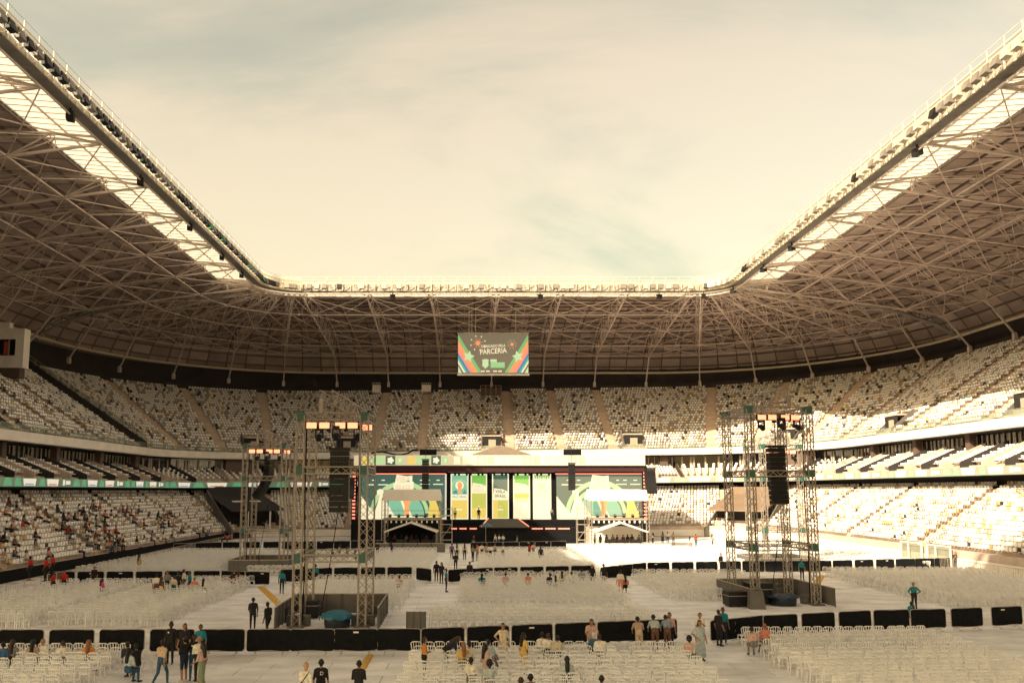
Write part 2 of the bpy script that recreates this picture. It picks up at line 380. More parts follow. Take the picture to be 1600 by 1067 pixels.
def rled(n, col, base): return mat('ribbon ' + n, base, 0.5, noise=0, emit=col, estr=0.17)
led_g = rled('dark green', (0.012, 0.10, 0.055), (.30, .305, .26)); led_m = rled('mid green', (0.02, 0.32, 0.15), (.28, .34, .27)); led_w = rled('cream', (0.85, 0.80, 0.66), (.62, .58, .51)); led_r = rled('red word', (0.6, 0.10, 0.06), (.5, .38, .33)); led_b = rled('blue word', (0.05, 0.22, 0.42), (.4, .42, .45))
for nm, stn, lab in parts_of:
    root = STANDS[nm]; inv = Matrix.Translation(-Vector(root.location))
    def put(name, mb, mats, parent=None):
        mb.v = [tuple(inv @ Vector(v)) for v in mb.v]; return mb.build(name, mats, parent or root)
    al = along(stn, 4.3)
    for i in range(len(al) - 1):
        b = seg(al, i, 7.2, 7.2, 8.25, 9.15, MB(), 0.08, gap=0.01); rib = put('led_ribbon', b, led_g)
        P0 = al[i].p(7.17, 0); P1 = al[i + 1].p(7.17, 0)
        def rp(t, h): q = P0.lerp(P1, t); q.z = 8.25 + h * 0.9 + tilt(q.x); return q
        k = i % 3
        shapes = [[((0.02, .06), (0.30, .06), (0.24, .94), (0.07, .94)), led_m], [((0.40, .12), (0.86, .12), (0.90, .90), (0.36, .90)), led_w]] if k != 2 else \
                 [[((0.10, .2), (0.20, .2), (0.20, .85), (0.10, .85)), led_w], [((0.24, .3), (0.46, .3), (0.46, .75), (0.24, .75)), led_w], [((0.60, .06), (0.95, .06), (0.88, .94), (0.66, .94)), led_m]]
        for poly, mm in shapes:
            put('ribbon_graphic', MB().face([rp(*q) for q in poly]), mm, rib).parent = rib
        if k != 2:
            put('ribbon_lettering', MB().face([rp(.44, .2) + Vector(al[i].n.to_3d()) * -0.01, rp(.80, .2) + Vector(al[i].n.to_3d()) * -0.01, rp(.80, .36) + Vector(al[i].n.to_3d()) * -0.01, rp(.44, .36) + Vector(al[i].n.to_3d()) * -0.01]), led_r if k else led_b, rib)
    # glass balustrade in front of the upper tier
    al = along(stn, 2.6)
    for i in range(len(al) - 1):
        put('glass_pane', seg(al, i, UP_O - 0.42, UP_O - 0.42, 14.2, 15.0, MB(), 0.03, gap=0.05), M['glass'])
    # box windows and dividers
    al = along(stn, 3.6)
    for i in range(len(al) - 1):
        w = put('box_window', seg(al, i, 12.95, 12.95, 10.9, 13.0, MB(), 0.05, gap=0.0), M['darkglass'])
        if i % 3 == 0: put('pillar', seg([al[i], al[i + 1]], 0, 12.0, 12.0, 10.7, 13.0, MB(), 0.9, gap=(al[i + 1].b - al[i].b).length * 0.39), mat('box pillar', (0.12, 0.085, 0.07), 0.7))
        for t0, t1 in ((0.12, 0.16), (0.30, 0.34), (0.36, 0.40), (0.60, 0.63), (0.86, 0.90)):
            a, b2 = al[i], al[i + 1]; q0 = a.p(12.8, 0).lerp(b2.p(12.8, 0), t0); q1 = a.p(12.8, 0).lerp(b2.p(12.8, 0), t1); n3 = a.n.to_3d() * 0.1; z0 = 10.9 + tilt(q0.x)
            put('window_frame', MB().hexa([q0 + Vector((0, 0, z0)), q1 + Vector((0, 0, z0)), q1 + n3 + Vector((0, 0, z0)), q0 + n3 + Vector((0, 0, z0)), q0 + Vector((0, 0, z0 + 1.9)), q1 + Vector((0, 0, z0 + 1.9)), q1 + n3 + Vector((0, 0, z0 + 1.9)), q0 + n3 + Vector((0, 0, z0 + 1.9))]), M['frame'], w)
        s = al[i]; tt = Vector((-s.n.y, s.n.x, 0)) * 0.07
        def dp(o, z): q = s.p(o, z); q.z += tilt(q.x); return q
        put('box_divider', MB().hexa([dp(7.6, 8.9) - tt, dp(12.9, 10.8) - tt, dp(12.9, 10.8) + tt, dp(7.6, 8.9) + tt, dp(7.6, 9.75) - tt, dp(12.9, 12.0) - tt, dp(12.9, 12.0) + tt, dp(7.6, 9.75) + tt]), M['band'] if i % 2 else M['concrete'])

# ------------------------------------------------------------------ aisles, stair mouths and seats
def side_sections(y0, y1, step): return [y0 + step * i for i in range(int((y1 - y0) / step) + 1)]
up_aisles = [('L', y) for y in (52, 61, 70, 79, 88, 97, 106)] + [('CL', a) for a in (6, 27, 48, 69)] + [('F', x) for x in (-21.2, -12.8, 2.9, 11.8, 21.0)] + [('CR', a) for a in (72, 52, 30, 8)] + [('R', y) for y in (106, 97, 88, 79, 70, 61, 52)]
low_aisles = [('L', y) for y in (50, 66, 82, 98, 112)] + [('CL', a) for a in (24, 66)] + [('F', x) for x in (-24, -12, 0, 12, 24)] + [('CR', a) for a in (66, 24)] + [('R', y) for y in (112, 98, 82, 66, 50)]
def st_of(a):
    k, v = a
    return {'L': lambda: st_side(-1, v), 'R': lambda: st_side(1, v), 'CL': lambda: st_cor(-1, v), 'CR': lambda: st_cor(1, v), 'F': lambda: st_far(v)}[k]()
def stand_of(s): return STANDS['left' if (s.n.x < -0.7072) else 'right' if s.n.x > 0.7072 else 'far']
def add_aisle(a, o, z, rows, t, r, w, low):
    s = st_of(a); root = stand_of(s); inv = -Vector(root.location); tt = Vector((-s.n.y, s.n.x, 0)) * (w / 2); b = MB()
    for i in range(rows * 2):
        oo = o + i * t / 2; zz = z + i * r / 2; q = s.p(oo, 0); q2 = s.p(oo + t / 2 - 0.02, 0); tl = (low_front(q.x) - 1.35) if low else tilt(q.x)
        h = zz + tl + 0.03; lo = h - 0.9
        P = [q - tt, q + tt, q2 + tt, q2 - tt]
        b.hexa([p + inv + Vector((0, 0, lo)) for p in P] + [p + inv + Vector((0, 0, h)) for p in P])
    b.build('aisle_stairs', M['aisle'], root)
for a in up_aisles: add_aisle(a, UP_O + 0.1, UP_Z, UP_ROWS, UP_T, UP_R, 1.5, False)
for a in low_aisles: add_aisle(a, LOW_O + 0.1, 1.35, LOW_ROWS, LOW_T, LOW_R, 0.7, True)
VOMS = [('L', 83.5), ('CL', 62), ('F', -26.2), ('F', -0.4), ('F', 24.8), ('CR', 40), ('R', 106.0 + 4.5), ('R', 83.5)]
for a in VOMS:
    s = st_of(a); root = stand_of(s); inv = -Vector(root.location); T3 = Vector((-s.n.y, s.n.x, 0)); n3 = s.n.to_3d(); tl = tilt(s.p(14, 0).x)
    o0, o1 = UP_O + 0.9, UP_O + 5.2; z0 = UP_Z + 0.3 + tl; z1 = z0 + 2.75
    def q(o, t, z): return s.p(o, z) + T3 * t + inv
    def bx(t0, t1, oa, ob, za, zb, mb): return mb.hexa([q(oa, t0, za), q(oa, t1, za), q(ob, t1, za), q(ob, t0, za), q(oa, t0, zb), q(oa, t1, zb), q(ob, t1, zb), q(ob, t0, zb)])
    hw = 1.65; od = UP_O + 1.75; zt = z0 + 2.45; oe = UP_O + 0.79 / 0.53 * 2.75
    for sg in (-1, 1):
        t0, t1 = (hw, hw + 0.2) if sg > 0 else (-hw - 0.2, -hw)
        MB().hexa([q(o0, t0, z0 - .6), q(o0, t1, z0 - .6), q(oe, t1, zt - .6), q(oe, t0, zt - .6), q(o0, t0, z0 + .75), q(o0, t1, z0 + .75), q(oe, t1, zt + 1.0), q(oe, t0, zt + 1.0)]).build('stair_mouth_wall', M['grey'], root)
    bx(-hw, hw, od - 0.12, oe, zt, zt + 0.22, MB()).build('stair_mouth_roof', M['concrete'], root)
    bx(-hw, hw, od, od + 0.06, z0 - 0.4, zt, MB()).build('stair_mouth_shade_panel', M['shadepaint'], root)  # flat near-black panel painted as the shade inside the opening
    bx(-hw + 0.9, hw - 1.1, od - 0.06, od - 0.01, z0 + 0.5, z0 + 1.9, MB()).build('stair_mouth_doorway', M['frame'], root)
    bx(-hw, hw, o0 - 0.1, o0, z0 - 0.2, z0 + 0.8, MB()).build('stair_mouth_glass', M['glass'], root)

# seat template, facing -y (towards the pitch), origin at tread
def seat_template():
    b = MB()
    b.prism([(-.19, .38), (.19, .38), (.215, .58), (.20, .71), (.12, .765), (-.12, .765), (-.20, .71), (-.215, .58)], .10, .155)
    b.hexa([(-.17, -.22, .40), (.17, -.22, .40), (.18, .10, .36), (-.18, .10, .36), (-.18, -.23, .455), (.18, -.23, .455), (.18, .10, .43), (-.18, .10, .43)])
    b.hexa([(-.05, .15, .30), (.05, .15, .30), (.05, .36, .22), (-.05, .36, .22), (-.05, .15, .44), (.05, .15, .44), (.05, .36, .34), (-.05, .36, .34)])
    return b
stb = seat_template(); TV = np.array(stb.v); TF = stb.f
def aisle_positions(kind, aisles): return [v for k, v in aisles if k == kind]
ALL = []                                        # (x, y, z, angle, tier, kind, row, seatno)
def seat_rows(tier, o, z, rows, t, r, aisles, low, aw, step=0.50):
    for i in range(rows):
        off = o + i * t + t * 0.52
        for kind in ('L', 'CL', 'F', 'CR', 'R'):
            av = aisle_positions(kind, aisles)
            if kind in 'LR':
                pos = np.arange(YCN + 0.3 + (step / 2 if i % 2 else 0), YC, step); half_ = aw / 2 + 0.2; lists = [(v, 1.0) for v in pos]
            elif kind == 'F':
                pos = np.arange(-XC + 0.2 + (step / 2 if i % 2 else 0), XC, step); half_ = aw / 2 + 0.2; lists = [(v, 1.0) for v in pos]
            else:
                da = math.degrees(step / (RC + off)); pos = np.arange(0.3 + (da / 2 if i % 2 else 0), 90, da); half_ = math.degrees((aw / 2 + 0.2) / (RC + off)); lists = [(v, 1) for v in pos]
            no = 0
            for v, _ in lists:
                if any(abs(v - a) < half_ for a in av): no = 0; continue
                s = st_of((kind, float(v))); q = s.p(off, 0)
                if not low:
                    bad = False
                    for a in VOMS:
                        sv = st_of(a); d = q.xy - sv.b; lo_ = d.dot(sv.n); ta = abs(d.dot(Vector((-sv.n.y, sv.n.x))))
                        if ta < 2.1 and UP_O + 0.3 < lo_ < UP_O + 4.5: bad = True; break
                    if bad: continue
                else:
                    if kind in ('CL', 'CR') and 34 < v < 58: continue          # tunnel mouths
                    if kind == 'F' and -19 < v < 19 and i < 11: continue           # hidden behind the stage
                no += 1
                tl = (low_front(q.x) - 1.35) if low else tilt(q.x)
                ALL.append((q.x, q.y, z + i * r + tl, math.atan2(-s.n.x, s.n.y), tier, kind, i, no, float(v)))
seat_rows('upper', UP_O, UP_Z, UP_ROWS, UP_T, UP_R, up_aisles, False, 1.5, 0.52)
seat_rows('lower', LOW_O, 1.35, LOW_ROWS, LOW_T, LOW_R, low_aisles, True, 0.7, 0.52)
def project(x, y, z):
    d = Vector((x - CX, y, z - CZ)); zc = d.y * math.cos(PITCH) + d.z * math.sin(PITCH); yc = -d.y * math.sin(PITCH) + d.z * math.cos(PITCH)
    return 740 + FPX * d.x / zc, 623.6 - FPX * yc / zc, zc
vip_seats = []
for nm, stn, lab in parts_of:
    for i in range(1, 6):
        off = 7.7 + i * 0.86 + 0.45
        for s in along(stn, 0.56):
            q = s.p(off, 9.0 + i * 0.36); vip_seats.append((q.x, q.y, q.z + tilt(q.x), math.atan2(-s.n.x, s.n.y), 'vip', 'V', i, 0, 0.0))
def seat_mats(rows):
    n = len(rows); out = np.zeros((n, 4, 4)); a = np.array([r[3] for r in rows]) + RNG.normal(0, 0.035, n); c, s_ = np.cos(a), np.sin(a)
    out[:, 0, 0] = c; out[:, 0, 1] = -s_; out[:, 1, 0] = s_; out[:, 1, 1] = c; out[:, 2, 2] = 1; out[:, 3, 3] = 1
    out[:, 0, 3] = [r[0] for r in rows]; out[:, 1, 3] = [r[1] for r in rows]; out[:, 2, 3] = [r[2] for r in rows]; return out
occupied = []                                   # filled by the spectators: seats close to one are still built
vis = []
for idx, r in enumerate(ALL):
    u, v, zc = project(r[0], r[1], r[2] + 0.5)
    vis.append((zc if (4 < u < 1596 and 560 < v < 1060 and r[4] == 'lower' and r[5] in 'LR') else 1e9, idx))
vis.sort(); SINGLE = [i for d, i in vis[:300] if d < 1e8]; sset = set(SINGLE)
colsel = RNG.choice(4, len(ALL), p=[0.68, 0.20, 0.045, 0.075])
for i, r in enumerate(ALL):
    if r[5] == 'R' or (r[4] == 'lower'): 
        if colsel[i] == 2 and RNG.random() < 0.6: colsel[i] = 0
        if colsel[i] == 1 and RNG.random() < 0.45: colsel[i] = 0
SM = [M['seat_w'], M['seat_g'], M['seat_k'], M['seat_y']]
restseats = [r for i, r in enumerate(ALL) if i not in sset]; rc = np.array([colsel[i] for i in range(len(ALL)) if i not in sset])
o = np_instances('stadium_seats', TV, TF, seat_mats(restseats + vip_seats), SM, np.concatenate([rc, np.zeros(len(vip_seats), int)]))
tag(o, 'white, grey and ochre plastic seats filling the tiers of the stands', 'seats', kind='stuff')
seatmesh = [seat_template().mesh('stadium_seat', m) for m in SM]
cn = ('white', 'grey', 'charcoal', 'ochre')
for i in SINGLE:
    x, y, z, a, tier, kind, row, no, v = ALL[i]
    o = link('stadium_seat', seatmesh[colsel[i]], None, (x, y, z), a)
    sec = sum(1 for k, q in low_aisles if k == kind and q < v) + 1
    side = 'left' if kind == 'L' else 'right'
    tag(o, f'{cn[colsel[i]]} seat, {side} lower stand, {ordinal(row + 1)} row up, {ordinal(no)} past the {ordinal(sec - 1) if sec > 1 else "nearest"} aisle', 'seat', 'seats of the lower side stands')
# ------------------------------------------------------------------ roof
SK = [(-3.7, 38.4), (2.2, 38.9), (10, 39.1), (18, 38.7), (24, 37.6), (28.5, 35.8), (31.5, 33.4), (33.4, 30.6)]
BC = [(-4.2, 37.4), (4.2, 36.25), (12.6, 35.1), (21.0, 33.95), (26.6, 33.0), (30.2, 28.2)]
def skz(o): return interp(SK, o)
roof = empty('stadium_roof', (0, 77, 36), 0, 'steel truss stadium roof ringing the open sky above the stands', 'roof')
RI = -Vector(roof.location)
def rput(name, mb, mats, parent=None, smooth=False):
    mb.v = [tuple(Vector(v) + RI) for v in mb.v]; return mb.build(name, mats, parent or roof, smooth=smooth)
OFFS = [2.2, 4.8, 7.4, 10, 12.6, 15.2, 17.8, 20.2, 22.5, 24.6, 26.6, 28.5, 30.1, 31.5, 32.6, 33.4]
D2 = dense(LOOP, 2)
# outer skin: closed sheet above everything, all round (the near end too, over the camera)
rput('roof_skin', sweep(MB(), D2, [(o, skz(o) + 0.35) for o in OFFS] + [(33.9, 30.6), (33.9, -0.3)], tl=False), M['rooftop'])
# underside sheets between the purlins
panels = []
for k in range(len(LOOP) - 1):
    a, b = LOOP[k], LOOP[k + 1]
    corner = (a.n - b.n).length > 1e-4
    nc = 3
    for j in range(len(OFFS) - 1):
        for c in range(nc):
            q = []
            for t in (c / nc, (c + 1) / nc):
                n = (a.n * (1 - t) + b.n * t).normalized(); base = a.b * (1 - t) + b.b * t
                if corner: base = (a.b - a.n * RC) + n * RC
                q.append(St(base.x, base.y, n.x, n.y))
            panels.append((q[0], q[1], OFFS[j], OFFS[j + 1]))
def panel_mb(mb, s0, s1, o0, o1, mi=0):
    p = [s0.p(o0, skz(o0)), s1.p(o0, skz(o0)), s1.p(o1, skz(o1)), s0.p(o1, skz(o1))]; c = sum(p, Vector()) / 4
    g_ = [q + (c - q).normalized() * 0.13 for q in p]; up = (p[1] - p[0]).cross(p[3] - p[0]).normalized() * 0.12
    if up.z < 0: up = -up
    return mb.hexa(g_ + [q + up for q in g_], mi)
def psize(pn):
    c = (pn[0].p(pn[2], skz(pn[2])) + pn[1].p(pn[3], skz(pn[3]))) / 2; u, v, zc = project(*c)
    inside = -40 < u < 1640 and -40 < v < 760 and zc > 5
    ar = (pn[1].p(pn[2], 0) - pn[0].p(pn[2], 0)).length * (pn[3] - pn[2]) / zc ** 2
    return ar if inside else 0
panels.sort(key=psize, reverse=True)
sh = [M['roofsheet'], mat('roof underside sheet pale', (0.455, 0.375, 0.345), 0.75, noise=0.14, nscale=0.3), mat('roof underside sheet dark', (0.34, 0.275, 0.255), 0.75, noise=0.14, nscale=0.3)]
for pn in panels[:300]: rput('roof_panel', panel_mb(MB(), *pn), random.choice(sh))
rest = MB()
for pn in panels[300:]: panel_mb(rest, *pn, mi=random.randint(0, 2))
tag(rput('roof_panels_beyond', rest, sh), kind='stuff')
rput('roof_skin', sweep(MB(), dense(NEAR, 2), [(o, skz(o) + 0.35) for o in OFFS] + [(33.9, 30.6), (33.9, 21.0)], tl=False), M['rooftop'])  # unseen near end; lower edge set to admit sky light and block sun
# near end underside (out of view, closes the ring)
rput('near_end_soffit', sweep(MB(), dense(NEAR, 2), [(o, skz(o)) for o in OFFS], tl=False), M['roofsheet'])
# translucent strip along the inner edge
for k in range(len(LOOP) - 1):
    q = dense([LOOP[k], LOOP[k + 1]], 6); mb = MB()
    for i in range(6):
        s0, s1 = q[i], q[i + 1]; p = [s0.p(-3.6, 38.55), s1.p(-3.6, 38.55), s1.p(2.15, 39.0), s0.p(2.15, 39.0)]; c = sum(p, Vector()) / 4
        mb.face([x + (c - x) * 0.02 for x in p])
    tag(rput('translucent_panel', mb, M['poly']), 'pale translucent roof panels glowing along the inner edge')
nz = dense(NEAR, 2)
rput('translucent_panel', sweep(MB(), nz, [(-3.6, 38.55), (2.15, 39.0)], tl=False), M['poly'])
# purlins: one part per line
for j, o in enumerate(OFFS):
    mb = MB(); z = skz(o) - 0.12
    for a, b in zip(D2[:-1], D2[1:]): mb.bar(a.p(o, z), b.p(o, z), 0.16, 0.24)
    rput('purlin', mb, M['purlin'])
for o in (-0.9,):
    mb = MB()
    for a, b in zip(D2[:-1], D2[1:]): mb.bar(a.p(o, skz(o) - 0.1), b.p(o, skz(o) - 0.1), 0.10, 0.16)
    rput('purlin', mb, M['steel'])
# ribs under the translucent strip
D6 = dense(LOOP, 9); mb = MB()
for s in D6: mb.bar(s.p(-3.6, 38.45), s.p(2.1, 38.88), 0.045, 0.07)
tag(rput('strip_rib', mb, M['steel']), kind='stuff')
# trusses
TOPN = [-3.6, 0.0, 8.4, 16.8, 24.4, 29.6]
for s in LOOP:
    t = empty('truss', (0, 0, 0), parent=roof)
    B = [s.p(o, z) for o, z in BC]; T = [s.p(o, skz(o) - 0.55) for o in TOPN]
    tt = Vector((-s.n.y, s.n.x, 0)) * 0.55
    mb = MB()
    for p, q in zip(B[:-1], B[1:]): (mb.bar(p, q, 0.21), mb.box(q.x - .19, q.x + .19, q.y - .19, q.y + .19, q.z - .19, q.z + .19))
    rput('bottom_chord', mb, M['steel'], t)
    for sg in (-1, 1):
        mb = MB()
        for p, q in zip(T[:-1], T[1:]): mb.bar(p + tt * sg, q + tt * sg, 0.14)
        rput('top_chord', mb, M['steel'], t)
    for i in range(5):
        mb = MB()
        for sg in (-1, 1):
            mb.bar(B[i], T[i] + tt * sg, 0.10); mb.bar(B[i], T[i + 1] + tt * sg, 0.10)
            mid = (B[i] + B[i + 1]) / 2; tm = s.p((TOPN[i] + TOPN[i + 1]) / 2 + 2, skz((TOPN[i] + TOPN[i + 1]) / 2 + 2) - 0.55)
            if i < 4: mb.bar(mid, tm + tt * sg, 0.08)
        rput('web_strut', mb, M['steel'], t)
    rput('foot', MB().bar(B[-1], B[-1] + Vector((0, 0, -0.9)), 0.5), M['steel'], t)
# bracing in the plane of the bottom chords
for k in range(len(LOOP) - 1):
    a, b = LOOP[k], LOOP[k + 1]; mb = MB()
    for i in range(5):
        mb.bar(a.p(*BC[i]), b.p(*BC[i]), 0.125)
        if i < 4: mb.bar(a.p(*BC[i]), b.p(*BC[i + 1]), 0.09); mb.bar(b.p(*BC[i]), a.p(*BC[i + 1]), 0.09)
    rput('bracing', mb, M['steel'])
    mb = MB()
    for i in range(1, 5):
        m0 = (a.p(*BC[i]) + b.p(*BC[i])) / 2
        for s in (a, b):
            for dx in (0,): mb.bar(m0, s.p(TOPN[i] + dx * 4.2, skz(TOPN[i] + dx * 4.2) - 0.55), 0.065)
        if i < 4:
            m1 = (a.p(*BC[i + 1]) + b.p(*BC[i + 1])) / 2; mb.bar(m0 + Vector((0, 0, 1.3)), m1 + Vector((0, 0, 1.3)), 0.07)
    rput('cross_strut', mb, M['steel'])
# pale pipe along the rear
mb = MB(); D3 = dense(LOOP, 3)
mb.tube([s.p(29.2, 30.0) for s in D3], 0.22, 6)
rput('rear_pipe', mb, mat('pale pipe', (0.55, 0.48, 0.38), 0.4, noise=0.1), smooth=True)
# inner edge catwalk
RING = LOOP + NEAR[1:]
for k in range(len(RING) - 1):
    q = dense([RING[k], RING[k + 1]], 5); far_ = abs(q[2].n.y) > 0.9
    for i in range(5):
        mb = MB(); p0, p1 = q[i], q[i + 1]
        P = [p0.p(-4.75, 38.0), p1.p(-4.75, 38.0), p1.p(-3.65, 38.1), p0.p(-3.65, 38.1)]; c = sum(P, Vector()) / 4; P = [x + (c - x) * 0.03 for x in P]
        mb.hexa(P + [x + Vector((0, 0, 0.12)) for x in P])
        rput('catwalk_plate', mb, M['gutter'])
    mb = MB()
    for i in range(5): seg(q, i, -3.62, -3.62, 38.1, 39.6, mb, 0.06, tl=False, gap=0.02)
    rput('catwalk_back_panel', mb, mat('catwalk back sheet', (0.42, 0.38, 0.33), 0.7, noise=0.2, nscale=0.7))
    mb = MB()
    for s in dense([RING[k], RING[k + 1]], 8)[:-1]: mb.bar(s.p(-3.75, 38.1), s.p(-3.75, 39.9), 0.10)
    for a, b in zip(q[:-1], q[1:]): mb.bar(a.p(-3.75, 38.2), b.p(-3.75, 39.5), 0.06)
    tag(rput('catwalk_lattice', mb, MATS.get('cream rail') or mat('cream rail', (0.70, 0.63, 0.50), 0.5, noise=0.05)), kind='stuff')
    mb = MB()
    for z, w in ((39.15, 0.10), (39.75, 0.08), (40.35, 0.035)):
        for a, b in zip(q[:-1], q[1:]): mb.bar(a.p(-5.05, z), b.p(-5.05, z), w)
    for s in q[:-1]: mb.bar(s.p(-5.05, 38.1), s.p(-5.05, 40.35), 0.06); mb.bar(s.p(-5.05, 38.2), s.p(-3.7, 39.9), 0.06)
    rput('catwalk_rail', mb, mat('cream rail', (0.70, 0.63, 0.50), 0.5, noise=0.05))
    mb = MB()
    for i in range(5): seg(q, i, -4.95, -4.95, 39.35, 39.68, mb, 0.04, tl=False, gap=0.05)
    rput('catwalk_kick_panel', mb, mat('cream rail', (0.70, 0.63, 0.50), 0.5, noise=0.05))
# corner catwalks hanging under the trusses
for sgn, yy in ((-1, 120.5), (1, 120.5)):
    pts = [Vector((sgn * x, yy, z)) for x, z in ((38, 37.2), (46, 36.6), (54, 35.5), (62, 33.7), (67, 32.0), (71, 29.6))]
    mb = MB()
    for a, b in zip(pts[:-1], pts[1:]):
        mb.bar(a, b, 1.0, 0.12)
        for e in (-0.5, 0.5):
            for h in (0.5, 1.05): mb.bar(a + Vector((0, e, h)), b + Vector((0, e, h)), 0.05)
        n = 8
        for i in range(n):
            q = a.lerp(b, i / n)
            for e in (-0.5, 0.5): mb.bar(q + Vector((0, e, 0)), q + Vector((0, e, 1.05)), 0.05)
    tag(rput('hanging_catwalk', mb, M['gutter']), 'grey caged catwalk hanging below the corner of the roof')

roof.location.z += 0.6
# ------------------------------------------------------------------ floodlights along the inner edge
def flood_mesh():
    b = MB(); b.hexa([(-.36, -.34, -.36), (.36, -.34, -.36), (.38, .14, -.44), (-.38, .14, -.44), (-.36, -.14, .36), (.36, -.14, .36), (.38, .34, .32), (-.38, .34, .32)]); b.box(-.44, -.39, -.06, .06, -.10, .46, 1); b.box(.39, .44, -.06, .06, -.10, .46, 1); return b
fm = [flood_mesh().mesh('floodlight', [M['blackpl'], M['tube']]), flood_mesh().mesh('floodlight', [mat('grey lamp body', (0.20, 0.18, 0.16), 0.5), M['tube']]), flood_mesh().mesh('floodlight', [mat('green lamp body', (0.03, 0.25, 0.12), 0.5), M['tube']]), flood_mesh().mesh('floodlight', [mat('pale lamp body', (0.50, 0.45, 0.38), 0.5), M['tube']])]
cnt = {'left': 0, 'far': 0, 'right': 0}
for s in along(LOOP, 1.18):
    side = 'left' if s.n.x < -0.7 else 'right' if s.n.x > 0.7 else 'far'
    p = s.p(-5.25, 39.35); u, v, zc = project(*p)
    if not (-10 < u < 1610 and -15 < v): continue
    if side == 'far' and random.random() < 0.5: continue
    cnt[side] += 1; k = random.choices((0, 1, 2), (5, 5, 0.25))[0] if side == 'left' else random.choices((0, 1, 3), (1, 6, 7))[0]
    o = link('floodlight', fm[k], None, p, math.atan2(-s.n.x, s.n.y))
    tag(o, f'{("black", "grey", "green", "pale")[k]} floodlight on the {side} roof edge, ' + (f'{ordinal(cnt[side])} from the near end' if side == 'left' else f'{ordinal(cnt[side])} from the left corner' if side == 'far' else f'{ordinal(cnt[side])} from the far corner'), 'floodlight', 'floodlights along the roof edge')
cnt = {'left': 0, 'far': 0, 'right': 0}
for a in [('L', y) for y in (63, 77, 91, 103, 112)] + [('F', x) for x in (-16.5, 7, 26)] + [('CR', 70), ('CR', 20), ('R', 109), ('R', 99), ('R', 70)]:
    s = st_of(a); side = 'left' if s.n.x < -0.7 else 'right' if s.n.x > 0.7 else 'far'; cnt[side] += 1
    b = MB(); b.hexa([(-.38, -.30, -.38), (.38, -.30, -.38), (.38, .30, -.32), (-.38, .30, -.32), (-.38, -.30, .32), (.38, -.30, .32), (.38, .30, .38), (-.38, .30, .38)]); b.box(-.06, .06, -.06, .06, .3, .8)
    o = b.build('hanging_speaker', M['blackpl'], None, s.p(-4.1, 37.95), math.atan2(-s.n.x, s.n.y) + 0.3)
    tag(o, f'black speaker box hanging under the {side} roof edge, {ordinal(cnt[side])} ' + ('from the near end' if side == 'left' else 'from the left' if side == 'far' else 'from the far corner'), 'speaker', 'speakers under the roof edge')

# ------------------------------------------------------------------ hanging scoreboard screen
Y_S = 138.5
def text(body, size, loc, mt, parent, name='lettering', rot=(math.pi / 2, 0, 0), sx=1.0, shear=0.0, extr=0.004, align='CENTER', roll=0.0):
    c = bpy.data.curves.new(name, 'FONT'); c.body = body; c.size = size; c.align_x = align; c.align_y = 'CENTER'; c.extrude = extr; c.shear = shear; c.offset = 0.012 * size; c.resolution_u = 3
    tmp = bpy.data.objects.new(name, c); COL.objects.link(tmp); dg = bpy.context.evaluated_depsgraph_get(); me = bpy.data.meshes.new_from_object(tmp.evaluated_get(dg)); bpy.data.objects.remove(tmp)
    me.materials.clear(); me.materials.append(mt)
    o = link(name, me, parent, loc); o.rotation_euler = (math.pi / 2, 0, 0)
    if roll: o.rotation_euler = (Matrix.Rotation(roll, 3, 'Y') @ Matrix.Rotation(math.pi / 2, 3, 'X')).to_euler()
    o.scale = (sx, 1, 1); return o
p0 = at(715, 584, Y_S); p1 = at(826, 521, Y_S); SW, SH = p1.x - p0.x, p1.z - p0.z
scr = empty('hanging_screen', p0, 0, 'big screen with rainbow stripes and thank-you lettering hanging under the roof', 'screen')
MB().box(0, SW, 0.03, 0.7, 0, SH).build('cabinet', M['blackpl'], scr)
e_bg = emat('screen olive', (0.155, 0.125, 0.080), 0.85); e_gr = emat('screen green', (0.16, 0.45, 0.16), 0.8); e_or = emat('screen orange', (0.85, 0.30, 0.12), 0.8); e_sa = emat('screen salmon', (0.80, 0.24, 0.18), 0.8); e_bl = emat('screen blue', (0.03, 0.20, 0.38), 0.8); e_te = emat('screen teal', (0.06, 0.40, 0.28), 0.8); e_cr = emat('screen cream', (0.88, 0.76, 0.50), 0.8); e_lg = emat('screen pale green', (0.50, 0.66, 0.36), 0.8)
MB().box(0.05, SW - 0.05, 0.0, 0.03, 0.05, SH - 0.05).build('display', e_bg, scr)
def sp(pts, mt, lay, name='graphic', par=None, w=None, h=None):
    w = w or SW; h = h or SH; b = MB(); b.face([(x * w, -0.004 * lay, y * h) for x, y in pts]); return b.build(name, mt, par or scr)
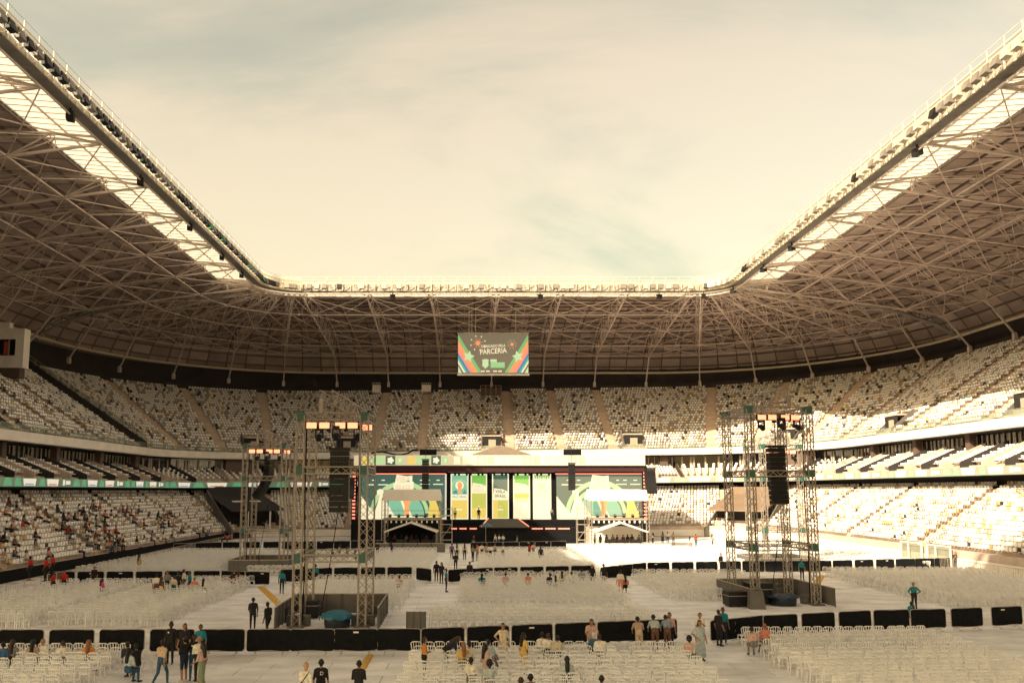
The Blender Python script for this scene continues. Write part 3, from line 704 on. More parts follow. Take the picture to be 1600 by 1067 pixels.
for mir in (0, 1):
    X = (lambda x: 1 - x) if mir else (lambda x: x)
    def stripe(x0, x1, mt, lay):        # slanted band, top-left to bottom-right, with top x0..x1 measured at the left edge
        P = []
        for (a, b) in ((x0, x1),):
            P = [(0.005, a), (0.005, b), ((b - 0.03) * 0.36, 0.03), ((a - 0.03) * 0.36, 0.03)]
        sp([(X(x), y) for x, y in P], mt, lay)
    stripe(0.98, 0.84, e_gr, 1); stripe(0.84, 0.64, e_or, 1); stripe(0.64, 0.52, e_sa, 1); stripe(0.52, 0.43, e_bl, 1); stripe(0.43, 0.34, e_te, 1); stripe(0.34, 0.27, e_cr, 1)
    sp([(X(x), y) for x, y in ((0.01, 0.02), (0.06, 0.02), (0.01, 0.18))], e_lg, 1)
    cx, cy = X(0.155), 0.43
    star = []
    for i in range(10):
        a = math.pi / 2 + i * math.pi / 5 + (0.25 if mir else -0.25); r_ = 0.085 if i % 2 == 0 else 0.042
        star.append((cx + r_ * math.cos(a), cy + r_ * math.sin(a) * SW / SH))
    sp(star, e_lg, 2, 'star')
    ctr = (0.285, 0.76, 0.09) if not mir else (0.765, 0.73, 0.05)
    for i in range(8):
        a = i * math.pi / 4 + 0.3; c_, s_ = math.cos(a), math.sin(a); r0, r1 = ctr[2] * 0.25, ctr[2] * 0.9; k = SW / SH
        sp([(ctr[0] + c_ * r0 - s_ * .006, ctr[1] + (s_ * r0 + c_ * .006) * k), (ctr[0] + c_ * r0 + s_ * .006, ctr[1] + (s_ * r0 - c_ * .006) * k), (ctr[0] + c_ * r1, ctr[1] + s_ * r1 * k)], e_or, 2, 'firework_ray')
        q = (ctr[0] + c_ * ctr[2] * 1.15, ctr[1] + s_ * ctr[2] * 1.15 * k); d_ = ctr[2] * 0.13
        sp([(q[0] - d_, q[1]), (q[0], q[1] - d_ * k), (q[0] + d_, q[1]), (q[0], q[1] + d_ * k)], e_cr, 2, 'firework_spark')
    sp([(ctr[0] + ctr[2] * .34 * math.cos(i * math.pi / 3), ctr[1] + ctr[2] * .34 * math.sin(i * math.pi / 3) * SW / SH) for i in range(6)], e_or, 2, 'firework_core')
text('OBRIGADO PELA', SW * 0.052, (SW * 0.50, -0.012, SH * 0.685), e_cr, scr, sx=0.86, roll=-0.05)
text('PARCERIA', SW * 0.105, (SW * 0.50, -0.012, SH * 0.555), e_cr, scr, sx=0.80, roll=-0.07)
sp([(0.345, 0.20), (0.39, 0.13), (0.435, 0.20), (0.43, 0.30), (0.44, 0.345), (0.40, 0.37), (0.34, 0.345), (0.35, 0.30)], e_lg, 2, 'crest')
sp([(0.46, 0.29), (0.55, 0.29), (0.55, 0.36), (0.46, 0.36)], e_lg, 2, 'logo_block'); sp([(0.46, 0.145), (0.665, 0.145), (0.665, 0.285), (0.46, 0.285)], e_gr, 2, 'logo_block')
for y_ in (0.17, 0.215, 0.255): sp([(0.47, y_), (0.655, y_), (0.655, y_ + 0.018), (0.47, y_ + 0.018)], e_lg, 3, 'logo_line')
for x_ in (0.33, 0.40, 0.50, 0.57): sp([(x_, 0.05), (x_ + 0.05, 0.05), (x_ + 0.05, 0.08), (x_, 0.08)], e_cr, 2, 'logo_line')
f = MB(); f.box(-0.08, SW + 0.08, 0, 0.7, -0.22, -0.02); f.box(-0.08, SW + 0.08, 0, 0.7, SH + 0.0, SH + 0.12); f.build('frame', M['white'], scr)
f = MB()
for x_ in (0.16, 0.2, 0.25, 0.82): f.bar((SW * x_, 0.4, SH + 0.1), (SW * x_, 0.4, SH + 6.5), 0.16)
f.build('hanger', M['steel'], scr)
# ------------------------------------------------------------------ stage
LB = (0.19, 0.16, 0.125)
def led(name, col, s=0.75):
    return mat('led ' + name, tuple(0.55 * l + 0.2 * c for l, c in zip(LB, col)), 0.55, noise=0, emit=col, estr=s * 0.39)
L = dict(dk=led('deep green', (0.010, 0.085, 0.070)), g=led('leaf green', (0.13, 0.42, 0.06)), lg=led('pale green', (0.36, 0.56, 0.26)), te=led('mint', (0.16, 0.42, 0.27)), cr=led('cream', (0.80, 0.72, 0.47)), ye=led('yellow', (0.68, 0.50, 0.10)), ol=led('lime', (0.44, 0.46, 0.08)), orr=led('orange', (0.80, 0.32, 0.10)), bl=led('blue', (0.02, 0.20, 0.24)), tn=led('tan', (0.62, 0.50, 0.33)))
YD, YB = 112.5, 118.2
stage = empty('concert_stage', (0.3, YB, 0), 0, 'wide concert stage with black decks, header banner and centre ramp at the far end', 'stage')
SI = -Vector(stage.location)
def sput(name, mb, mats, parent=None):
    mb.v = [tuple(Vector(v) + SI) for v in mb.v]; return mb.build(name, mats, parent or stage)
xl, xr = at(556, 800, YB).x, at(1008, 800, YB).x
sput('upper_deck', MB().box(xl, xr, 115.6, 126.5, -0.02, 3.1), M['black'])
x0, x1 = at(690, 830, YD).x, at(905, 830, YD).x
sput('lower_deck', MB().box(x0, x1, YD, 115.6, -0.02, 2.15), M['black'])
x0r, x1r = at(763, 812, 115.5).x, at(809, 812, 115.5).x
a0, a1 = at(752, 826, YD).x, at(826, 826, YD).x
sput('centre_ramp', MB().hexa([(a0, YD - 0.4, 2.16), (a1, YD - 0.4, 2.16), (x1r, 115.7, 2.16), (x0r, 115.7, 2.16), (a0, YD - 0.4, 2.3), (a1, YD - 0.4, 2.3), (x1r, 115.7, 3.3), (x0r, 115.7, 3.3)]), mat('ramp carpet', (0.06, 0.055, 0.05), 0.8))
for (p, q) in ((a0, x0r), (a1, x1r)):
    sput('ramp_edge_light', MB().bar((p, YD - 0.45, 2.36), (q, 115.6, 3.36), 0.10), M['redled'])
for xa, xb in ((705, 714), (718, 729), (734, 745), (831, 848), (852, 868), (872, 890)):
    p, q = at(xa, 823, YD).x, at(xb, 823, YD).x
    sput('edge_light', MB().box(p, q, YD - 0.06, YD - 0.005, 1.95, 2.13), M['redled'])
# header
hz0, hz1 = at(780, 727, 116.6).z, at(780, 711, 116.6).z; hx0, hx1 = at(553, 720, 116.6).x, at(1008, 720, 116.6).x
hd = sput('header_banner', MB().box(hx0, hx1, 116.6, 117.2, hz0, hz1), mat('banner cream', (0.62, 0.56, 0.45), 0.6, noise=0.04, emit=(0.80, 0.70, 0.45), estr=0.12))
HH = hz1 - hz0; HL = hx1 - hx0
def hp(t0, t1, h0, h1, m, nm='banner_block', lay=1):
    y = 116.6 - 0.008 * lay
    return sput(nm, MB().face([(hx0 + HL * t0, y, hz0 + HH * h0), (hx0 + HL * t1, y, hz0 + HH * h0), (hx0 + HL * t1, y, hz0 + HH * h1), (hx0 + HL * t0, y, hz0 + HH * h1)]), m, hd)
for k in range(5):
    t = 0.03 + k * 0.1565
    hp(t, t + .022, .1, .9, L['cr'] if k > 1 else L['ye']); hp(t + .03, t + .075, .12, .9, L['cr'] if k > 1 else L['lg']); hp(t + .079, t + .112, .05, .95, L['dk'] if k < 2 else L['tn'])
    sput('banner_emblem', MB().face([(hx0 + HL * (t + .0955) + 0.45 * math.cos(a) * (1 + .2 * math.cos(5 * a)), 116.58, hz0 + HH * .5 + .45 * math.sin(a) * (1 + .2 * math.cos(5 * a))) for a in [2 * math.pi * i / 20 for i in range(20)]]), L['cr'], hd)
    hp(t + .118, t + .138, .15, .85, L['lg']); 
    sput('banner_emblem', MB().face([(hx0 + HL * (t + .128) + dx, 116.58, hz0 + HH * .5 + dz) for dx, dz in ((-.25, .3), (0, -.35), (.25, .3), (0, .1))]), L['cr'], hd)
# scalloped valance under the header
vx = hx0
while vx < hx1 - 0.5:
    w = 0.92; zt = hz0; zb = at(780, 737, 117.0).z
    sput('valance', MB().prism([(vx, zt), (vx + w * .25, zt + .10), (vx + w * .5, zt + .14), (vx + w * .75, zt + .10), (vx + w, zt), (vx + w, zb), (vx, zb)], 116.95, 117.0), mat('maroon valance', (0.045, 0.014, 0.018), 0.8, noise=0.1))
    vx += w
sput('header_top', MB().box(hx0, hx1, 117.2, 124, hz1 - 0.5, hz1 - 0.05), M['black'])
gx = at(782, 700, 122).x; gz = at(782, 697, 122).z; gz0 = hz1 - 0.05
sput('gable_roof', MB().prism([(gx - 5.2, gz0), (gx + 5.2, gz0), (gx, gz)], 118.5, 124, 0), mat('grey stage roof', (0.24, 0.19, 0.15), 0.7))
for xa, xb in ((656, 682), (881, 908)):
    sput('motor_box', MB().box(at(xa, 705, 116.9).x, at(xb, 705, 116.9).x, 116.6, 117.6, hz1 + 0.02, hz1 + 0.85), M['black'])
cb = MB(); cpts = [at(580 + i * 8.2, 708 - (2.5 * math.sin(i * 0.9) + (3 if i > 7 else 0)), 116.9) for i in range(10)]
sput('cable_bundle', cb.tube(cpts, 0.13, 6), M['black'])
# side posts and black drapes between the columns
zt, zb = at(780, 737, YB).z, 3.1
for xa, xb in ((697, 704), (732, 735.5), (761, 769), (795, 802), (828, 833), (861, 868)):
    sput('black_pillar', MB().box(at(xa, 770, YB).x, at(xb, 770, YB).x, YB - 0.15, YB + 0.4, zb, zt), M['black'])
sput('back_drape', MB().box(xl, xr, 119.6, 119.8, 3.1, hz1 - 0.6), M['black'])
for xa in (553, 1008):
    p = at(xa, 770, 117.2).x
    sput('side_tower', MB().box(p - 0.35, p + 0.35, 117.2, 118, 0, hz0), M['black'])
    for i in range(14):
        sput('side_lamp', MB().box(p - 0.22, p + 0.22, 117.1, 117.19, 3.2 + i * 0.5, 3.45 + i * 0.5), M['redled'])
b = MB()
for i in range(26):
    p = at(705 + i * 6.1, 741, YB - 0.3).x
    if i % 3: b = MB().hexa([(p - .16, YB - .6, zt - .55), (p + .16, YB - .6, zt - .55), (p + .12, YB - .3, zt - .5), (p - .12, YB - .3, zt - .5), (p - .16, YB - .6, zt - .15), (p + .16, YB - .6, zt - .15), (p + .12, YB - .3, zt - .1), (p - .12, YB - .3, zt - .1)]); sput('stage_lamp', b, M['blackpl'])
sput('lamp_truss', MB().box(at(700, 738, YB).x, at(866, 738, YB).x, YB - .5, YB - .35, zt - .08, zt + .08), M['truss'])

# ---- the two big side screens
def big_screen(xa, xb, label):
    p0 = at(xa, 811, YB - 0.6); p1 = at(xb, 741, YB - 0.6); w, h = p1.x - p0.x, p1.z - p0.z
    s = empty('side_screen', (p0.x, YB - 0.6, p0.z), 0, label, 'screen')
    MB().box(-0.1, w + 0.1, 0.02, 0.35, -0.1, h + 0.1).build('cabinet', M['blackpl'], s)
    def f(pts, m, lay, nm='graphic'): return MB().face([(x * w, -0.006 * lay, y * h) for x, y in pts]).build(nm, m, s)
    f([(0, 0), (1, 0), (1, 1), (0, 1)], L['dk'], 0, 'display')
    k = w / h; cx, cy = 0.50, 0.10
    def ring(r0, r1, m, lay):
        n = 28; P = []
        for i in range(n):
            a = math.pi * (0.02 + 0.96 * i / n); b_ = math.pi * (0.02 + 0.96 * (i + 1) / n)
            MBq = [(cx + r0 * math.cos(a), cy + r0 * k * math.sin(a)), (cx + r1 * math.cos(a), cy + r1 * k * math.sin(a)), (cx + r1 * math.cos(b_), cy + r1 * k * math.sin(b_)), (cx + r0 * math.cos(b_), cy + r0 * k * math.sin(b_))]
            P.append(MBq)
        mb = MB()
        for q in P: mb.face([(x * w, -0.006 * lay, min(y, .97) * h) for x, y in q])
        return mb.build('arc', m, s)
    ring(0.345, 0.40, L['lg'], 1); ring(0.27, 0.315, L['lg'], 1)
    f([(cx + .255 * math.cos(math.pi * i / 20), cy + .255 * k * math.sin(math.pi * i / 20)) for i in range(21)], L['te'], 1, 'sun_disc')
    f([(0.0, 0.02), (0.20, 0.02), (0.0, 0.52)], L['cr'], 2); f([(0.14, 0.02), (0.42, 0.02), (0.235, 0.60)], L['cr'], 3); f([(0.19, .54), (.255, .54), (.265, .64), (.225, .68), (.185, .64)], L['cr'], 4)
    f([(0.55, 0.02), (0.63, 0.02), (0.50, 0.46), (0.46, 0.46)], L['cr'], 2); f([(0.80, 0.02), (0.97, 0.02), (0.88, 0.50), (0.83, 0.5)], L['ye'], 2)
    f([(0.515, 0.02), (0.575, 0.02), (0.575, 0.3), (0.60, 0.42), (0.55, 0.5), (0.50, 0.42), (0.52, 0.3)], L['orr'], 4, 'raised_fist')
    f([(0.0, 0.0), (1, 0), (1, 0.04), (0.0, 0.10)], L['cr'], 5)
    f([(0.40, .80), (.57, .86), (.61, .80), (.61, .98), (.545, .96), (.42, 1.0)], L['cr'], 5, 'logo_plate'); f([(0.385, .60), (.625, .60), (.625, .84), (.385, .80)], L['cr'], 5, 'logo_plate')
    text('VIRA', h * .17, (w * .50, -0.045, h * .885), L['tn'], s, sx=0.9, roll=0.05); text('BRASIL', h * .17, (w * .505, -0.045, h * .70), L['tn'], s, sx=0.72)
    for xx, yy, ww in ((.12, .86, .05), (.24, .86, .04), (.70, .86, .03), (.78, .86, .04), (.90, .86, .04), (.06, .76, .10), (.20, .76, .12), (.70, .77, .12), (.86, .77, .12)):
        f([(xx, yy), (xx + ww, yy), (xx + ww, yy + .022), (xx, yy + .022)], L['cr'], 1, 'small_print')
    for i in range(7): f([(.935 + .008 * (i % 3), .10 + i * .055), (.945 + .008 * (i % 3), .10 + i * .055), (.945 + .008 * (i % 3), .12 + i * .055), (.935 + .008 * (i % 3), .12 + i * .055)], L['cr'], 1, 'dot')
    MB().box(-0.12, w + 0.12, -0.1, 0.3, h + 0.02, h + 0.16).build('top_light_strip', M['redled'], s)
    MB().box(w + 0.02, w + 0.26, -0.08, 0.3, -0.1, h + 0.1).build('side_frame_strip', emat('white strip', (0.85, 0.8, 0.65), 0.6), s)  # white frame edge given a glow of its own, not a lamp
    return s
big_screen(564, 695, 'dark green stage screen with arcs and logo, left of the columns, in shade')
big_screen(870, 1003, 'washed out stage screen with arcs, right of the columns, in sun')
def column(xa, xb, kind, label):
    p0 = at(xa, 811, YB - 0.2); p1 = at(xb, 740, YB - 0.2); w, h = p1.x - p0.x, p1.z - p0.z
    s = empty('column_screen', (p0.x, YB - 0.2, p0.z), 0, label, 'screen')
    MB().box(-0.02, w + 0.02, 0.02, 0.25, -0.02, h + 0.02).build('cabinet', M['blackpl'], s)
    def f(pts, m, lay, nm='graphic'): return MB().face([(x * w, -0.006 * lay, y * h) for x, y in pts]).build(nm, m, s)
    f([(0, 0), (1, 0), (1, 1), (0, 1)], L['cr'], 0, 'display')
    Z = lambda y0, y1, m, lay=1, x0=.07, x1=.93: f([(x0, y0), (x1, y0), (x1, y1), (x0, y1)], m, lay)
    k = w / h
    def logo(y, mt, back):
        f([(.05, y), (.95, y), (.95, y + .15), (.70, y + .20), (.12, y + .235)], back, 3, 'logo_plate')
        text('VIRA', w * .27, (w * .5, -0.035, h * (y + .155)), mt, s, sx=1.1, roll=0.09); text('BRASIL', w * .25, (w * .5, -0.035, h * (y + .06)), mt, s, sx=0.92, roll=0.03)
    if kind == 1:
        Z(.45, .97, L['te'], 1); Z(.03, .42, L['ye'], 1); f([(.5 + .46 * math.cos(math.pi * i / 12), .70 + .46 * k * math.sin(math.pi * i / 12)) for i in range(13)], L['lg'], 2)
        f([(.5 + .40 * math.cos(math.pi * i / 12), .70 + .40 * k * math.sin(math.pi * i / 12)) for i in range(13)], L['te'], 3)
        f([(.5 + .24 * math.cos(math.pi * i / 10), .745 + .24 * k * math.sin(math.pi * i / 10)) for i in range(20)], L['cr'], 4, 'sun_disc')
        f([(.44, .56), (.60, .56), (.60, .68), (.66, .74), (.60, .81), (.44, .82), (.37, .76), (.42, .68)], L['orr'], 5, 'raised_fist')
        f([(.12, .56), (.38, .56), (.34, .63), (.18, .63)], L['bl'], 5); f([(.68, .56), (.90, .56), (.78, .66)], L['bl'], 5)
        for x0, x1 in ((.04, .38), (.42, .97)): f([(x0, .44), (x1, .44), (x1, .545), (x0, .545)], L['cr'], 5, 'logo_plate')
        text('VIRA', w * .16, (w * .21, -0.045, h * .492), L['bl'], s, sx=0.8); text('BRASIL', w * .16, (w * .695, -0.045, h * .492), L['bl'], s, sx=0.85)
    elif kind in (2, 4):
        Z(.62, .97, L['g'], 1); Z(.03, .58, L['ol'] if kind == 2 else L['cr'], 1); logo(.57, L['tn'], L['cr'])
        if kind == 2: Z(.03, .25, L['ye'], 2)
        else:
            for i in range(7): f([(.08 + i * .12, .50), (.20 + i * .12, .50), (.14 + i * .12, .38 - .04 * (i % 2))], L['ol'], 2)
            Z(.49, .57, L['ol'], 2)
    elif kind == 3:
        Z(.55, .98, L['dk'], 1); Z(.03, .42, L['ol'], 1); Z(.03, .42, L['ye'], 2, .07, .35); logo(.45, L['dk'], L['cr'])
    else:
        for i in range(7): f([(.08 + i * .12, .97), (.20 + i * .12, .97), (.14 + i * .12, .87 - .03 * (i % 2))], L['g'], 2)
        f([(.5 + .20 * math.cos(math.pi * i / 10), .73 + .20 * k * math.sin(math.pi * i / 10)) for i in range(20)], L['tn'], 1, 'sun_disc'); logo(.46, L['tn'], L['cr'])
    if kind < 5:
        f([(.42, .27), (.56, .27), (.56, .30), (.42, .30)], L['tn'], 4); f([(.33, .20), (.66, .20), (.66, .225), (.33, .225)], L['cr'], 4)
for args in ((704, 732, 1, 'leftmost narrow column screen showing an orange raised fist'), (735.5, 761, 2, 'narrow column screen with green top and lime base, left of centre'), (769, 795, 3, 'centre column screen with dark green top above the ramp'), (802, 828, 4, 'narrow column screen with green top and cream base, right of centre'), (833, 861, 5, 'rightmost narrow column screen, almost all cream')): column(*args)

# ------------------------------------------------------------------ line arrays
def line_array(loc, n, w, hgt, curve, rz, label, depth=0.62, top_rig=True):
    root = empty('line_array', loc, rz, label, 'speaker', 'hanging line arrays')
    a = 0.0; p = Vector((0, 0, -0.25))
    if top_rig: MB().box(-w / 2 - .06, w / 2 + .06, -depth / 2, depth / 2, -.22, -.08).build('rigging_frame', M['blackpl'], root)
    for i in range(n):
        b = MB(); h = hgt
        b.hexa([(-w / 2, -depth * .42, -h + .012), (w / 2, -depth * .42, -h + .012), (w / 2, depth * .5, -h + .03), (-w / 2, depth * .5, -h + .03), (-w / 2, -depth * .42, -.006), (w / 2, -depth * .42, -.006), (w / 2, depth * .5, -.02), (-w / 2, depth * .5, -.02)])
        for x in (-.16 * w, .0, .16 * w): b.box(x - .012, x + .012, -depth * .44, -depth * .42, -h + .05, -.04)
        o = b.build('cabinet', M['blackpl'], root, p); o.rotation_euler = (a, 0, 0)
        p = p + Matrix.Rotation(a, 3, 'X') @ Vector((0, 0, -h)); a += curve
    MB().bar((0, 0, -.1), (0, 0, 1.6), 0.05).build('chain', M['blackpl'], root)
    return root
for xa, ya, yb, cv, lab in ((665, 716, 766, 0.0, 'black line array hanging in front of the left stage screen'), (893, 722, 763, 0.0, 'line array hanging over the left edge of the right stage screen'), (1015, 729, 769, -0.05, 'curved line array outside the right end of the stage'), (546, 745, 776, -0.05, 'curved line array outside the left end of the stage')):
    p = at(xa, ya, 113.6); q = at(xa, yb, 113.6); n = 12; line_array(p, n, 0.95 if cv == 0 else 1.5, (p.z - q.z) / n, cv, 0, lab)

# ------------------------------------------------------------------ two-storey camera platforms with tents
def platform(cx, label, drape):
    r = empty('camera_platform', (cx, 103.0, 0), 0, label, 'platform', 'two storey camera platforms')
    w = 7.3
    for x in (-w / 2, w / 2):
        for y in (0, 4.2):
            b = MB()
            for dx in (-.17, .17):
                for dy in (-.17, .17): b.bar((x + dx, y + dy, 0), (x + dx, y + dy, 6.4), 0.05)
            for i in range(13):
                z = i * .5; b.bar((x - .17, y - .17, z), (x + .17, y - .17, z + .5), 0.035); b.bar((x + .17, y - .17, z), (x + .17, y + .17, z + .5), 0.035)
            b.build('truss_post', M['truss'], r)
    MB().hexa([(-w / 2 - .15, -.3, 6.0), (w / 2 + .15, -.3, 6.0), (w / 2 + .1, 4.5, 6.2), (-w / 2 - .1, 4.5, 6.2), (-w / 2 + .1, -.2, 7.35), (w / 2 - .1, -.2, 7.35), (w / 2 - .2, 4.4, 7.45), (-w / 2 + .2, 4.4, 7.45)]).build('flat_canopy', M['canopy'], r)
    MB().box(-w / 2, w / 2, -.1, 4.3, 3.55, 3.75).build('upper_floor', M['truss'], r)
    for z in (4.2, 4.75):
        MB().bar((-w / 2, -.1, z), (w / 2, -.1, z), .06).build('hand_rail', M['truss'], r)
    for i in range(6):
        x = -w / 2 + .9 + i * 1.12
        MB().hexa([(x - .17, -.15, 3.9), (x + .17, -.15, 3.9), (x + .13, .1, 3.9), (x - .13, .1, 3.9), (x - .2, -.15, 4.15), (x + .2, -.15, 4.15), (x + .15, .1, 4.3), (x - .15, .1, 4.3)]).build('spot_lamp', M['blackpl'], r)
    for i in range(11):
        x = -w / 2 + .4 + i * .65; MB().box(x - .09, x + .09, -.22, -.1, 3.2, 3.5).build('festoon_lamp', M['canopy'], r)
    # gabled tent below
    for sg in (-1, 1):
        MB().hexa([(0, -1.6, 3.2), (sg * 3.3, -1.6, 2.05), (sg * 3.3, 2.4, 2.05), (0, 2.4, 3.2), (0, -1.6, 3.42), (sg * 3.4, -1.6, 2.2), (sg * 3.4, 2.4, 2.2), (0, 2.4, 3.42)]).build('tent_slope', M['canopy'], r)
    for x in (-3.2, 3.2):
        for y in (-1.5, 2.3): MB().bar((x, y, 0), (x, y, 2.1), .09).build('tent_leg', M['truss'], r)
    for i, x in enumerate((-1.9, -.3, 1.3)):
        MB().hexa([(x, -.9, 0), (x + 1.35, -.9, 0), (x + 1.35, -.1, 0), (x, -.1, 0), (x, -.8, .95), (x + 1.35, -.8, .95), (x + 1.35, -.1, 1.15), (x, -.1, 1.15)]).build('mixing_desk', M['blackpl'], r)
    MB().box(-w / 2, w / 2, 4.25, 4.35, 0, 2.6).build('painted_tone_drape', drape, r)  # drape colour paints the tent interior as shaded at left, sunlit at right
    return r
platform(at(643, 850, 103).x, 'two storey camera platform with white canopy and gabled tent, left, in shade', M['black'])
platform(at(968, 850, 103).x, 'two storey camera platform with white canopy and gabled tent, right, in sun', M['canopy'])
for xa, lab in ((697, 'small scaffold tower beside the shaded camera platform'), (912, 'small scaffold tower left of the sunlit camera platform')):
    p = at(xa, 850, 105); r = empty('scaffold_tower', (p.x, 105, 0), 0, lab, 'scaffold')
    for x in (-.75, .75):
        for y in (0, 1.3): MB().bar((x, y, 0), (x, y, 5.2), .06).build('standard', M['tube'], r)
    for z in (.9, 1.9, 2.9, 4.0, 4.9):
        MB().bar((-.75, 0, z), (.75, 0, z), .05).build('ledger', M['tube'], r); MB().bar((-.75, 1.3, z), (.75, 1.3, z), .05).build('ledger', M['tube'], r)
    MB().box(-.8, .8, -.05, 1.35, 4.0, 4.1).build('work_deck', M['canopy'], r)
    MB().bar((-.75, 0, .9), (.75, 0, 2.9), .05).build('brace', M['tube'], r)

# ------------------------------------------------------------------ tunnels in the far corners
for sgn, mt, lab in ((-1, mat('dark tunnel canopy', (0.035, 0.033, 0.036), 0.7), 'black tunnel canopy in the far left corner of the bowl'), (1, M['browncan'], 'brown tunnel canopy in the far right corner of the bowl')):
    s = st_cor(sgn, 46); r = empty('player_tunnel', s.p(-1.0, 0), 0, lab, 'tunnel'); I = -Vector(r.location); T3 = Vector((-s.n.y, s.n.x, 0))
    def q(o, t, z): return s.p(o, z) + T3 * t + I
    hw = 4.6
    MB().hexa([q(-1.5, -hw, 4.1), q(-1.5, hw, 4.1), q(6.5, hw, 6.6), q(6.5, -hw, 6.6), q(-1.5, -hw, 4.35), q(-1.5, hw, 4.35), q(6.5, hw, 6.85), q(6.5, -hw, 6.85)]).build('canopy', mt, r)
    MB().hexa([q(6.4, -hw, 6.6), q(6.4, hw, 6.6), q(6.7, hw, 6.6), q(6.7, -hw, 6.6), q(6.4, -hw, 7.9), q(6.4, hw, 7.9), q(6.7, hw, 7.9), q(6.7, -hw, 7.9)]).build('rear_parapet', mt, r)
    for e in (-1, 1):
        t0 = e * hw; t1 = e * (hw + .25)
        MB().hexa([q(-2.4, t0, -.3), q(-2.4, t1, -.3), q(6.5, t1, -.3), q(6.5, t0, -.3), q(-2.4, t0, 1.4), q(-2.4, t1, 1.4), q(6.5, t1, 7.4), q(6.5, t0, 7.4)]).build('side_wall', M['grey'], r)
    MB().hexa([q(1.5, -hw, -.3), q(1.5, hw, -.3), q(1.8, hw, -.3), q(1.8, -hw, -.3), q(1.5, -hw, 5.0), q(1.5, hw, 5.0), q(1.8, hw, 5.0), q(1.8, -hw, 5.0)]).build('mouth_shade_panel', M['shadepaint'], r)  # near-black sheet painted in place of the shade inside the tunnel
    for t in (-2.2, 1.6): MB().bar(q(-1.2, t, 0), q(-1.2, t, 4.2), .22).build('post', M['white'], r)
    if sgn < 0:
        for t, z in ((-2.4, 0), (.6, 0)):
            MB().face([q(2.0, t, 5.5), q(2.0, t + 1.9, 5.5), q(2.6, t + 1.9, 5.7), q(2.6, t, 5.7)]).build('canopy_lettering', M['white'], r)
# ------------------------------------------------------------------ lighting / delay towers
def box_truss(mb, a, b, w, ch=0.055, lc=0.032, pitch=0.46):
    a = Vector(a); b = Vector(b); d = (b - a); Ln = d.length; d.normalize(); u = Vector((0, 0, 1)) if abs(d.z) < .9 else Vector((0, 1, 0))
    r = d.cross(u).normalized() * (w / 2); t = r.cross(d).normalized() * (w / 2); C = [r + t, r - t, -r - t, -r + t]
    for c in C: mb.bar(a + c, b + c, ch)
    n = max(2, int(Ln / pitch)); 
    for k in range(4):
        c0, c1 = C[k], C[(k + 1) % 4]
        for i in range(n):
            p = a + d * (Ln * i / n); q = a + d * (Ln * (i + 1) / n)
            mb.bar(p + (c0 if i % 2 == 0 else c1), q + (c1 if i % 2 == 0 else c0), lc)
    return mb
TWR_W, TWR_D, TWR_H = 3.5, 3.8, 11.4
def tower(loc, rz, label, flip=1, TWR_W=3.5, TWR_H=11.4):
    r = empty('delay_tower', loc, rz, label, 'tower', 'lighting towers on the floor')
    hw, hd = TWR_W / 2, TWR_D / 2
    for x in (-hw, hw):
        for y in (-hd, hd):
            box_truss(MB(), (x, y, 0.1), (x, y, TWR_H), .42).build('truss_post', M['truss'], r)
            MB().box(x - .4, x + .4, y - .4, y + .4, 0, .1).build('base_plate', M['grey'], r)
            for z in (3.65, 8.4, TWR_H - .05):
                MB().box(x - .235, x + .235, y - .235, y + .235, z - .235, z + .235).build('sleeve_block', M['teal'], r)
    for z in (3.65, 8.4, TWR_H - .05):
        for y in (-hd, hd): box_truss(MB(), (-hw + .25, y, z), (hw - .25, y, z), .38).build('cross_beam', M['truss'], r)
        for x in (-hw, hw): box_truss(MB(), (x, -hd + .25, z), (x, hd - .25, z), .38).build('cross_beam', M['truss'], r)
    for x in (-hw, hw):
        for y in (-hd, hd): MB().box(x - .62, x + .62, y + .42, y + .95, .0, .55).build('ballast_block', mat('ballast concrete', (.12, .11, .10), .85, noise=.25, nscale=4), r)
    for k, x in enumerate((-hw + .28, hw - .28)):
        MB().tube([(x, -hd + .25, .3), (x + .05, -hd + .3, 3.5), (x - .03, -hd + .28, 7), (x, -hd + .25, TWR_H - .3)], .035, 5).build('power_cable', M['black'], r)
    for x in (-.5, .5): MB().box(x - .11, x + .11, -.3, -.05, TWR_H - .75, TWR_H - .3).build('chain_hoist', M['blackpl'], r)
    box_truss(MB(), (-.4 * flip, -hd - .3, TWR_H + 1.0), (.9 * flip, hd + .2, TWR_H + .35), .75, .06, .04, .4).build('top_truss', M['truss'], r)
    MB().box(-.6 * flip - .1, -.6 * flip + .1, -hd - .45, -hd - .3, TWR_H + .1, TWR_H + .9).build('hoist_plate', M['truss'], r)
    return r
def flood(parent_loc, rz, k, twn):
    r = empty('wash_light', parent_loc, rz, f'orange lit wash light, {ordinal(k)} from left, on the {twn}', 'stage light', 'orange wash lights on the towers')
    MB().box(-.30, .30, -.10, .14, -.19, .19).build('housing', M['blackpl'], r)
    MB().box(-.27, .27, -.125, -.102, -.16, .16).build('lamp_face', M['lamp'], r)
    MB().box(-.02, .02, -.02, .02, .19, .42).build('clamp', M['blackpl'], r)
def mover(loc, rz, k, twn):
    r = empty('moving_head', loc, rz, f'black moving head lamp, {ordinal(k)} from the left, hanging on the {twn}', 'stage light', 'moving heads on the towers')
    MB().box(-.2, .2, -.18, .18, -.15, .05).build('base', M['blackpl'], r)
    for s in (-1, 1): MB().box(s * .2 - .035, s * .2 + .035, -.08, .08, -.6, -.1).build('yoke_arm', M['blackpl'], r)
    MB().tube([(0, .12, -.42), (0, -.05, -.52), (0, -.26, -.66)], [.13, .17, .16], 10).build('head', M['blackpl'], r)
